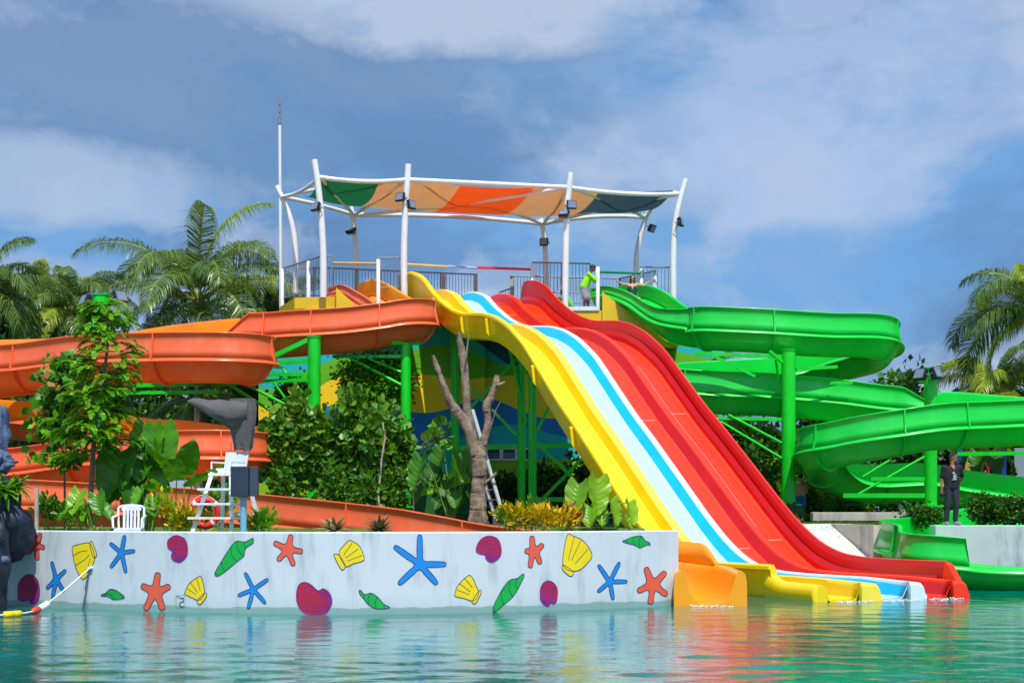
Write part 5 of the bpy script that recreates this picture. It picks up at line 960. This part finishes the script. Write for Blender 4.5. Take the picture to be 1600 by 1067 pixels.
# folded umbrella with grey cover behind the chair
def umbrella():
    Y = 28.15; rng = np.random.default_rng(4); root = empty('folded_umbrella', (XX(375, Y), Y, PX(0, 706, Y).z), 'drooping folded grey umbrella cloth on two thin rods above the lifeguard chair', 'umbrella'); m = mat('grey_canvas', (88, 86, 84), .9, var=.15, vs=5, bump=.3, bs=14)
    s = Y/F; b = MB(); R = []; n = 44
    for i in range(15):      # hanging sleeve
        t = i/14; cx = 378+2*t; cy = 628+72*t; w = np.interp(t, [0, .12, .5, .85, 1], [17, 20, 19, 15, 13]); c = PX(cx, cy, Y)
        R.append([c+Vector((math.cos(a)*w*s*(1+.16*math.sin(9*a+t*2)+.08*math.sin(4*a-3*t)), math.sin(a)*w*s*.7*(1+.1*math.sin(4*a)), (0 if 0 < i < 14 else (5*s if i == 0 else -5*s*math.sin(5*a)))*1)) for a in np.linspace(0, 2*math.pi, n+1)[:-1]])
    b.rings(R); b.build('cover', m, root); b = MB(); R = []
    for i in range(17):      # arm of cloth reaching left
        t = i/16; cx = 388-95*t; cy = np.interp(t, [0, .3, .6, .85, 1], [642, 648, 640, 630, 627]); hh = np.interp(t, [0, .25, .5, .8, .95, 1], [15, 20, 15, 8, 4, 1.2]); c = PX(cx, cy, Y-.06-.25*t)
        R.append([c+Vector((.0, math.cos(a)*hh*s*.9, math.sin(a)*hh*s*(1+.16*math.sin(7*a+t*9)+.12*math.sin(3*a-t*5)))) for a in np.linspace(0, 2*math.pi, n+1)[:-1]])
    b.rings(R); b.build('cover', m, root)
    for x in (361, 388): b = MB(); b.tube([PX(x, 690, Y), PX(x, 712, Y)], .008, 6); b.build('rod', m_galv, root)
umbrella()
root = empty('equipment_box', (XX(380, 26.9), 26.9, GRF), 'dark blue grey box mounted on a light blue post at the wall', 'box'); m_box = mat('slate_box', (42, 52, 70), .45, var=.1)
b = MB(); s = 26.9/F; b.box((XX(375, 26.9), 26.95, PX(0, 752, 26.9).z), (28*s, .2, 47*s), 0, None, .01); b.build('box_body', m_box, root); b = MB(); b.box((XX(396, 26.9), 26.98, PX(0, 752, 26.9).z), (12.5*s, .16, 46*s), 0, None, .008); b.build('side_cover', mat('slate_box_light', (58, 68, 84), .45), root)
b = MB(); b.tube([(XX(380, 27), 27.02, GRF), (XX(380, 27), 27.02, PX(0, 774, 27).z)], 5.2*s, 14); b.build('post', mat('light_blue_pipe', (120, 178, 206), .4), root)
b = MB(); b.bar((XX(57.5, 29), 29, GRF), PX(57.5, 762, 29), .07, .05); o = b.build('stake', m_concd); tag(o, 'pale wooden stake standing beside the dark rock', 'stake')
# rope with floats
rt = empty('buoy_rope', tuple(PX(140, 888, 25.6)), 'white rope with red, white and yellow floats running from the wall into the water', 'rope'); A_ = wp(140, 888, .05); pts_ = [A_, PX(112, 912, 25.2), PX(85, 934, 24.9), PX(66, 948, 24.7), PX(50, 955, 24.4), PX(20, 960, 23.9), PX(-20, 964, 23.6)]
sp = [p for t, p in cr(pts_, 6)]
for p in sp: p.z = max(p.z, .035)
b = MB(); b.tube(sp, .014, 8); b.build('rope', m_white, rt)
for px, py, Y, c, L in ((68, 948.5, 24.75, (226, 232, 235), .11), (57, 953, 24.55, (215, 60, 50), .1), (24, 957.5, 24.0, (242, 205, 20), .1), (13, 957.8, 23.9, (242, 205, 20), .1)):
    k = min(range(len(sp)), key=lambda i: abs((800+sp[i].x/sp[i].y*F)-px)); d = (sp[min(k+1, len(sp)-1)]-sp[k-1]).normalized(); b = MB(); c0 = sp[k]; b.tube([c0-d*L, c0-d*L*.8, c0+d*L*.8, c0+d*L], [.03, .06, .06, .03], 12); b.build('float', mat('float_%d_%d' % (c[0], c[2]), c, .45), rt)
for dx, dy, ln in ((0, 0, 0), (4, -4, .02)): b = MB(); b.tube([A_+Vector((ln, 0, 0)), wp(137-dx*.5, 915, .06), wp(130+dx*1.5, 952, .05)], .009, 6); b.build('rope_end', m_galv, rt)
b = MB(); b.tube([A_+Vector((-.03, .06, 0)), A_, A_+Vector((.05, -.02, .02)), A_+Vector((.06, .05, .02))], .028, 8); b.build('knot', m_white, rt)
# artificial rock at the left edge
from mathutils import noise as mn
def rock(b, c, r, amp, sc, n=40, st=1, m=0):
    vs0 = len(b.v); b.ellip(c, r, m, n)
    for i in range(vs0, len(b.v)):
        v = Vector(b.v[i]); d = (v-Vector(c)); q = Vector((v.x*sc, v.y*sc, v.z*sc/st)); b.v[i] = tuple(v+d*amp*(mn.noise(q)+.5*mn.noise(q*2.3)+.25*mn.noise(q*5)))
rt = empty('rock_formation', (XX(0, 25.6), 25.6, 0), 'dark artificial rock with grey blue draped upper part at the left edge of the pool', 'rock'); m_rk = mat('dark_rock', (26, 34, 52), .6, var=.5, vs=4, bump=.6, bs=9); m_rb2 = mat('grey_blue_rock', (76, 92, 120), .8, var=.35, vs=5, bump=.7, bs=10, dirt=(40, 52, 76), dirts=3, dirtamt=.9)
b = MB(); rock(b, (XX(4, 26), 26.2, 1.42), (.40, .4, .40), .5, 2.2); b.build('boulder', m_rk, rt); b = MB(); rock(b, (XX(-14, 25.4), 25.4, .5), (.3, .35, 1.2), .4, 2.5); b.build('boulder', m_rk, rt); b = MB(); rock(b, (XX(-40, 25.8), 25.9, 1.4), (.8, .6, .9), .5, 1.8); b.build('boulder', m_rk, rt)
b = MB(); rock(b, (XX(-13, 26.2), 26.2, PX(0, 690, 26.2).z), (.34, .35, .52), .6, 5, st=4); b.build('draped_crown', m_rb2, rt); b = MB(); rock(b, (XX(-5, 25.8), 25.9, PX(0, 722, 25.8).z), (.3, .25, .18), .7, 5, st=.6); b.build('draped_fold', m_rb2, rt)
b = MB(); rock(b, (XX(6, 25.3), 25.3, PX(0, 874, 25.3).z), (.10, .12, .07), .3, 6, 20); b.build('stone_knob', m_rb2, rt)
b = MB(); rock(b, (XX(-2, 25.2), 25.2, PX(0, 835, 25.2).z), (.13, .12, .2), .3, 5, 20); b.build('stone_knob', m_rk, rt)
# ladder
rt = empty('ladder', (XX(784, 37), 37, GRZ), 'pale grey ladder leaning behind the dead tree', 'ladder'); m_al = mat('weathered_aluminium', (172, 178, 176), .5, metal=.2, var=.15, vs=6); st = [(PX(738, 640, 38.2), PX(788, 812, 36.9)), (PX(724, 645, 38.5), PX(775, 812, 37.3))]
for a, c in st: b = MB(); b.bar(a, c, .09, .05); b.build('stile', m_al, rt)
for k in range(1, 11): b = MB(); b.bar(st[0][0].lerp(st[0][1], k/11), st[1][0].lerp(st[1][1], k/11), .04, .03); b.build('rung', m_al, rt)
# small bits under the green loops
b = MB(); Y = 43; p = PX(1357, 797, Y); b.tube([(p.x, Y, GRZ), (p.x, Y, GRZ+.16), (p.x, Y, GRZ+.3), (p.x, Y, GRZ+.34)], [.2, .26, .22, .08], 14); tag(b.build('bucket', mat('blue_grey_plastic', (92, 110, 150), .5)), 'blue grey tub lying in the shade behind the low kerb wall', 'tub')
# play structure at the right behind the loops
rt = empty('play_structure', (XX(1540, 60), 60, GRZ), 'colourful play structure with blue, yellow and red panels behind the green loops at right', 'play structure')
def pan(x0, x1, y0, y1, Y, c, nm, nme='panel', d=.12): b = MB(); a = PX(x0, y0, Y); e = PX(x1, y1, Y); b.box(((a.x+e.x)/2, Y, (a.z+e.z)/2), (e.x-a.x, d, a.z-e.z), 0, None, .02); b.build(nme, mat(nm, c, .5, var=.06), rt)
for q in ((1494, 1505, 702, 790, 58, (10, 60, 130), 'play_blue'), (1507, 1519, 706, 790, 58.3, (200, 140, 20), 'play_yellow'), (1541, 1546, 702, 790, 58, (190, 30, 24), 'play_red'), (1549, 1556, 704, 735, 57.8, (200, 200, 200), 'play_white'), (1562, 1572, 702, 790, 58.4, (16, 50, 120), 'play_blue'), (1584, 1640, 700, 790, 58.1, (130, 142, 152), 'play_grey')): pan(*q)
def roofp(x0, x1, yt, yb, Y, c, nm):
    a, e, t = PX(x0, yb, Y), PX(x1, yb, Y), PX((x0+x1)/2, yt, Y+.8); b = MB(); w = 1.6; b.add([a, e, e+Vector((0, w, 0)), a+Vector((0, w, 0)), t], [(0, 1, 4), (1, 2, 4), (2, 3, 4), (3, 0, 4), (3, 2, 1, 0)]); b.build('roof', mat(nm, c, .5), rt)
roofp(1484, 1508, 604, 622, 60, (40, 120, 180), 'roof_blue'); roofp(1508, 1536, 604, 626, 61, (236, 196, 30), 'roof_yellow'); roofp(1520, 1536, 600, 612, 60.3, (240, 120, 30), 'roof_orange'); roofp(1538, 1572, 605, 620, 60.6, (232, 190, 30), 'roof_yellow2'); roofp(1592, 1625, 606, 624, 60.2, (200, 40, 40), 'roof_red')
for x in (1490, 1510, 1534, 1570, 1600): b = MB(); b.tube([(XX(x, 60.9), 60.9, GRZ), PX(x, 622, 60.9)], .07, 8); b.build('post', mat('play_yellow', (238, 170, 20)), rt)
# ================================================================ PEOPLE
DG = None
def remesh(mb, name, m, parent, vox=.012, smooth=4, label=None):
    o = mb.build(name, m, None); md = o.modifiers.new('r', 'REMESH'); md.mode = 'VOXEL'; md.voxel_size = vox; md.use_smooth_shade = True; ms = o.modifiers.new('s', 'SMOOTH'); ms.iterations = smooth; ms.factor = .5
    dg = bpy.context.evaluated_depsgraph_get(); me = bpy.data.meshes.new_from_object(o.evaluated_get(dg)); o.modifiers.clear(); old = o.data; o.data = me; bpy.data.meshes.remove(old); me.materials.clear(); me.materials.append(m)
    me.polygons.foreach_set('use_smooth', [True]*len(me.polygons)); o.parent = parent
    if label: o['label'] = label
    return o
def hand(b, w, d, curl, s=1, thumb=1):
    """wrist point w, direction d; palm, five fingers of different length bent towards curl"""
    w = Vector(w); d = Vector(d).normalized(); c = Vector(curl).normalized(); c = (c-d*c.dot(d)).normalized(); a = d.cross(c)
    b.capsule(w+d*.02*s-a*.015*s, w+d*.075*s-a*.02*s, .016*s, .014*s, 10); b.capsule(w+d*.02*s+a*.015*s, w+d*.075*s+a*.02*s, .016*s, .014*s, 10); b.capsule(w, w+d*.07*s, .019*s, .017*s, 10)
    for k, L in enumerate((.062, .072, .066, .050)):
        o = w+d*.085*s+a*(-.03+.02*k)*s; k1 = o+(d*.85+c*.3)*L*.5*s; k2 = k1+(d*.45+c*.8)*L*.5*s; b.capsule(o, k1, .0085*s, .008*s, 8); b.capsule(k1, k2, .008*s, .007*s, 8)
    o = w+d*.03*s-a*.03*s*thumb; k1 = o+(d*.6-a*.7*thumb)*.035*s; b.capsule(o, k1, .011*s, .010*s, 8); b.capsule(k1, k1+(d*.8+c*.4)*.03*s, .010*s, .008*s, 8)
def head(b, hc, f, up, s=1):
    """hc head centre, f facing, up"""
    hc = Vector(hc); f = Vector(f).normalized(); up = Vector(up); up = (up-f*up.dot(f)).normalized(); r = f.cross(up); R = Matrix((r, f, up)).transposed()
    b.ellip(hc+up*.025*s, (.076*s, .095*s, .098*s), 0, 18, R); b.ellip(hc+f*.022*s-up*.055*s, (.056*s, .066*s, .062*s), 0, 16, R); b.capsule(hc+f*.088*s+up*.015*s, hc+f*.104*s-up*.022*s, .010*s, .015*s, 8)
    b.ellip(hc+f*.082*s-up*.058*s, (.026*s, .014*s, .012*s), 0, 10, R); b.ellip(hc+f*.07*s-up*.092*s, (.026*s, .022*s, .02*s), 0, 10, R); b.capsule(hc+f*.086*s-r*.032*s+up*.034*s, hc+f*.086*s+r*.032*s+up*.034*s, .010*s, .010*s, 8)
    for g in (-1, 1): b.ellip(hc+r*.078*s*g-f*.005*s, (.012*s, .02*s, .032*s), 0, 10, R)
    return R, r, f, up
def face(root, hc, R, r, f, up, s=1, m_eye=None):
    for g in (-1, 1): b = MB(); b.ellip(Vector(hc)+f*.083*s+r*.031*s*g+up*.012*s, (.015*s, .008*s, .008*s), 0, 10, R); o = b.build('eye', m_eye or mat('dark_eye', (18, 12, 10), .3)); o.parent = root
    b = MB(); b.ellip(Vector(hc)+f*.094*s-up*.058*s, (.022*s, .004*s, .004*s), 0, 8, R); o = b.build('mouth', mat('lips', (120, 56, 50), .5)); o.parent = root
SK = lambda n, c: mat(n, c, .55, var=.06)
def body(b, J, s=1, bare=True):
    """torso and limbs from joints; each limb tapers"""
    V_ = Vector; nb, ch, pv = V_(J['neck']), V_(J['chest']), V_(J['pelvis']); b.capsule(nb, J['head'], .052*s, .05*s); b.capsule(ch, nb, .10*s, .055*s)
    for g in ('l', 'r'):
        sh, el, wr = V_(J['sh'+g]), V_(J['el'+g]), V_(J['wr'+g]); hp, kn, an, to = V_(J['hp'+g]), V_(J['kn'+g]), V_(J['an'+g]), V_(J['to'+g])
        b.capsule(ch, sh, .10*s, .062*s); b.capsule(sh, el, .052*s, .040*s); b.capsule(el, wr, .040*s, .025*s); b.capsule(ch-(sh-ch)*.0, pv.lerp(hp, .6), .115*s, .10*s); b.capsule(sh.lerp(ch, .45), pv.lerp(hp, .8), .085*s, .09*s)
        b.capsule(hp, kn, .085*s, .055*s); b.capsule(kn, kn.lerp(an, .35), .052*s, .055*s); b.capsule(kn.lerp(an, .35), an, .054*s, .034*s); b.capsule(an, to, .036*s, .026*s)
def wear(J, part, s, infl, sleeve=1.0, leg=1.0, loose=0):
    V_ = Vector; b = MB(); nb, ch, pv = V_(J['neck']), V_(J['chest']), V_(J['pelvis'])
    for g in ('l', 'r'):
        sh, el, wr = V_(J['sh'+g]), V_(J['el'+g]), V_(J['wr'+g]); hp, kn, an = V_(J['hp'+g]), V_(J['kn'+g]), V_(J['an'+g])
        if part == 'shirt':
            b.capsule(ch, sh, .10*s+infl, .062*s+infl); b.capsule(ch, pv.lerp(hp, .6), .115*s+infl, .10*s+infl+loose); b.capsule(sh.lerp(ch, .45), pv.lerp(hp, .8), .085*s+infl, .09*s+infl+loose); b.capsule(ch, nb.lerp(ch, .25), .10*s+infl, .07*s)
            if sleeve <= 1: b.capsule(sh, sh.lerp(el, sleeve), .054*s+infl, .05*s+infl)
            else: b.capsule(sh, el, .054*s+infl, .042*s+infl); b.capsule(el, el.lerp(wr, sleeve-1), .042*s+infl, .03*s+infl)
        else:
            b.capsule(pv, hp, .10*s+infl, .095*s+infl)
            if leg <= 1: b.capsule(hp, hp.lerp(kn, leg), .088*s+infl, .072*s+infl+loose)
            else: b.capsule(hp, kn, .088*s+infl, .06*s+infl); b.capsule(kn, kn.lerp(an, leg-1), .058*s+infl, .046*s+infl)
    return b
def person(loc, label, J, skin, f, up, hands, clothes, hair=None, cap=None, s=1, extra=None, group=None, shoes=None, glasses=False):
    root = empty('person', (0, 0, 0), label, 'person', group); b = MB(); body(b, J, s); R, r, ff, uu = head(b, J['head'], f, up, s)
    for g, (d, c) in zip('lr', hands): hand(b, J['wr'+g], d, c, s, 1 if g == 'l' else -1)
    remesh(b, 'body', skin, root, .010); face(root, J['head'], R, r, ff, uu, s)
    for nm, mb_, m in clothes: remesh(mb_, nm, m, root, .014, 3)
    hc = Vector(J['head'])
    if hair:
        b = MB(); b.ellip(hc+uu*.042*s-ff*.012*s, (.083*s, .098*s, .093*s), 0, 18, R); hairm = mat('black_hair', (22, 16, 14), .5, bump=.5, bs=90)
        if hair == 'long':
            for g in (-1, 1): b.capsule(hc+uu*.05*s+r*.06*s*g, hc-uu*.30*s+r*.085*s*g+ff*.01, .045*s, .03*s)
            b.capsule(hc+uu*.03-ff*.04, hc-uu*.3-ff*.06, .08*s, .06*s)
        remesh(b, 'hair', hairm, root, .010)
    if glasses: b = MB(); [b.ellip(hc+ff*.095*s+r*.034*s*g+uu*.012*s, (.027, .006, .02), 0, 10, R) for g in (-1, 1)]; b.bar(hc+ff*.096*s-r*.02+uu*.014, hc+ff*.096*s+r*.02+uu*.014, .006); o = b.build('sunglasses', m_black); o.parent = root
    if cap:
        b = MB(); b.ellip(hc+uu*.052*s-ff*.008, (.088*s, .104*s, .082*s), 0, 18, R); b.ellip(hc+ff*.115*s+uu*.045*s, (.062*s, .075*s, .012*s), 0, 14, R); remesh(b, 'cap', cap, root, .009)
    if shoes:
        for g in 'lr': an, to = Vector(J['an'+g]), Vector(J['to'+g]); b = MB(); b.capsule(an-Vector((0, 0, .035)), to-Vector((0, 0, .0)), .05, .042); b.capsule(an+Vector((0, 0, .03)), an-Vector((0, 0, .03)), .048, .05); remesh(b, 'shoe', shoes, root, .012, 2)
    if extra: extra(root, J)
    root.location = loc; return root
E_ = lambda J: J
# man in black on the right pool wall; x to the right, -y towards the pool
J = dict(head=(.03, 0, 1.66), neck=(.01, 0, 1.47), chest=(0, 0, 1.30), pelvis=(0, 0, .98), shl=(-.185, .0, 1.42), ell=(-.24, .02, 1.13), wrl=(-.25, -.03, .88), shr=(.185, 0, 1.42), elr=(.30, .10, 1.17), wrr=(.20, .20, .98),
         hpl=(-.09, 0, .93), knl=(-.10, -.02, .50), anl=(-.125, .02, .09), tol=(-.15, -.13, .04), hpr=(.09, 0, .93), knr=(.10, -.04, .50), anr=(.085, .0, .09), tor=(.16, -.14, .04))
m_bt = mat('black_cotton', (24, 24, 34), .85, var=.2); m_pants = mat('charcoal_trousers', (36, 38, 52), .85, var=.2, bump=.3, bs=12)
def blk(root, J):
    b = MB(); w = Vector(J['wrl'])+Vector((.0, -.01, -.13)); b.box(w, (.13, .09, .10), 0, None, .012); b.tube([w+Vector((0, -.04, -.01)), w+Vector((0, -.13, -.02))], [.04, .042], 14); o = b.build('handheld_camera', m_black); o['label'] = 'black camera held low in the right hand'; o.parent = root
    b = MB(); rg = np.random.default_rng(2)
    for k in range(15):
        x0, z0 = rg.uniform(-.02, .06), 1.30-.022*k; y = -.148+.0*k
        if k < 9: b.box((x0+.01, -.152+abs(x0)*.12, z0), (rg.uniform(.03, .10), .006, .012), 0, Matrix.Rotation(rg.uniform(-.7, .7), 3, 'Y'))
    o = b.build('shirt_print', mat('white_print', (210, 212, 215), .7)); o.parent = root
    b = MB(); b.add([(-.055, -.098, 1.475), (.06, -.098, 1.475), (.015, -.139, 1.365)], [(0, 2, 1)]); o = b.build('neckline_skin', MT['tan_skin']); o.parent = root
    b = MB(); b.tube([Vector((-.12, -.03, 1.46)), Vector((-.02, -.145, 1.3)), Vector((-.16, -.12, 1.1)), Vector((-.24, -.05, .80))], .006, 6); o = b.build('camera_strap', m_black); o.parent = root
person((XX(1487, 34.95), 34.95, 1.425), 'young man in black t-shirt and dark trousers standing on the pool wall holding a camera', J, SK('tan_skin', (150, 96, 66)), (.85, -.5, -.02), (0, 0, 1), [((0, -.05, -1), (.2, -.8, 0)), ((-.6, .3, -.6), (0, -1, 0))],
       [('shirt', wear(J, 'shirt', 1, .016, .75, loose=.008), m_bt), ('trousers', wear(J, 'trousers', 1, .016, leg=1.9), m_pants)], hair='short', extra=blk, shoes=mat('grey_trainers', (130, 130, 138), .7, var=.2))
# standing attendant leaning on the white post
J = dict(head=(.20, -.02, 1.50), neck=(.11, -.01, 1.34), chest=(.05, 0, 1.17), pelvis=(-.10, 0, .87), shl=(.06, -.17, 1.27), ell=(.27, -.16, 1.08), wrl=(.37, -.08, 1.24), shr=(.08, .17, 1.27), elr=(.30, .14, 1.06), wrr=(.38, .05, 1.22),
         hpl=(-.11, -.09, .84), knl=(-.06, -.10, .46), anl=(-.10, -.10, .08), tol=(.04, -.12, .035), hpr=(-.09, .09, .84), knr=(.04, .09, .45), anr=(.05, .10, .08), tor=(.19, .10, .035))
m_neon = mat('neon_green_fabric', (140, 230, 10), .8, var=.08, bump=.3, bs=14); m_short = mat('grey_print_shorts', (150, 148, 150), .85, var=.5, vs=14)
person((XX(917, 49.2), 49.2, 8.68), 'attendant in neon green long sleeved shirt, cap and grey shorts leaning on a white post', J, SK('brown_skin', (104, 64, 46)), (.93, -.35, -.12), (.1, 0, 1), [((.5, .3, .5), (0, .3, -1)), ((.4, -.4, .4), (0, 0, -1))],
       [('shirt', wear(J, 'shirt', 1, .02, 1.85, loose=.03), m_neon), ('shorts', wear(J, 'shorts', 1, .028, leg=.92, loose=.03), m_short)], cap=mat('dark_cap', (38, 40, 60), .7), hair=None)
# seated attendant
J = dict(head=(-.06, -.02, .78), neck=(-.04, 0, .62), chest=(-.02, 0, .46), pelvis=(0, .02, .14), shl=(-.20, -.03, .56), ell=(-.25, -.10, .32), wrl=(-.10, -.22, .24), shr=(.16, -.02, .56), elr=(.24, -.10, .33), wrr=(.30, -.22, .22),
         hpl=(-.05, 0, .12), knl=(.30, -.22, .24), anl=(.58, -.26, .07), tol=(.70, -.30, .10), hpr=(.09, .04, .12), knr=(.40, -.02, .22), anr=(.62, -.08, .07), tor=(.74, -.10, .10))
person((XX(882, 50.2), 50.2, 8.70), 'attendant in green shirt sitting on the deck behind the third front column', J, SK('brown_skin', (104, 64, 46)), (.1, -1, -.1), (0, 0, 1), [((.5, -.5, -.2), (0, 0, -1)), ((.5, -.6, -.2), (0, 0, -1))],
       [('shirt', wear(J, 'shirt', 1, .018, 1.0, loose=.012), mat('green_cotton', (90, 205, 40), .8)), ('shorts', wear(J, 'shorts', 1, .02, leg=.75), mat('dark_shorts', (40, 36, 44), .8))], hair='short')
# woman in the green flume start
J = dict(head=(0, 0, 1.06), neck=(0, .02, .90), chest=(0, .02, .74), pelvis=(.02, .02, .38), shl=(-.17, 0, .85), ell=(-.38, -.08, .86), wrl=(-.56, -.14, .98), shr=(.17, 0, .85), elr=(.40, .04, .82), wrr=(.60, .06, .98),
         hpl=(-.07, 0, .34), knl=(.02, -.42, .30), anl=(.10, -.62, .04), tol=(.14, -.72, .06), hpr=(.12, 0, .34), knr=(.20, -.42, .30), anr=(.28, -.62, .04), tor=(.32, -.72, .06))
person((XX(988, 49.6), 49.6, 8.83), 'long haired woman with sunglasses and dark green swimsuit at the green flume start', J, SK('light_skin', (206, 150, 118)), (.15, -1, -.12), (0, 0, 1), [((-.6, -.2, .3), (0, 0, -1)), ((.6, .1, .3), (0, 0, -1))],
       [('swimsuit', (lambda: (lambda b: (b.capsule((-.075, .0, .72), (.0, .01, .40), .105, .112), b.capsule((.075, .0, .72), (.06, .01, .38), .105, .112), b.capsule((-.06, 0, .34), (.11, 0, .34), .105, .105), b)[-1])(MB()))(), mat('dark_green_swimsuit', (8, 62, 48), .6, var=.4, vs=20))], hair='long', glasses=True, s=.94)
# shirtless person behind the thick column
J = dict(head=(-.02, -.10, 1.50), neck=(0, 0, 1.36), chest=(.02, .02, 1.18), pelvis=(.03, .06, .86), shl=(-.18, 0, 1.29), ell=(-.22, -.12, 1.04), wrl=(-.12, -.26, .92), shr=(.19, .0, 1.29), elr=(.25, -.08, 1.04), wrr=(.18, -.26, .92),
         hpl=(-.06, .05, .83), knl=(-.07, 0, .45), anl=(-.08, .05, .08), tol=(-.1, -.10, .035), hpr=(.12, .05, .83), knr=(.13, 0, .45), anr=(.12, .05, .08), tor=(.14, -.10, .035))
J = {k: (-v[0], -v[1], v[2]) for k, v in J.items()}; J = {**J, **{a+'l': J[a+'r'] for a in ('sh', 'el', 'wr', 'hp', 'kn', 'an', 'to')}, **{a+'r': J[a+'l'] for a in ('sh', 'el', 'wr', 'hp', 'kn', 'an', 'to')}}
person((XX(1251, 46.6), 46.6, GRZ), 'shirtless person in blue shorts seen from behind beside the thick green column', J, SK('fair_skin', (196, 142, 110)), (0, 1, -.3), (0, 0, 1), [((0, 1, 0), (0, 0, -1)), ((0, 1, 0), (0, 0, -1))], [('shorts', wear(J, 'shorts', 1, .02, leg=.6, loose=.02), mat('blue_shorts', (30, 90, 170), .8))], hair='short')
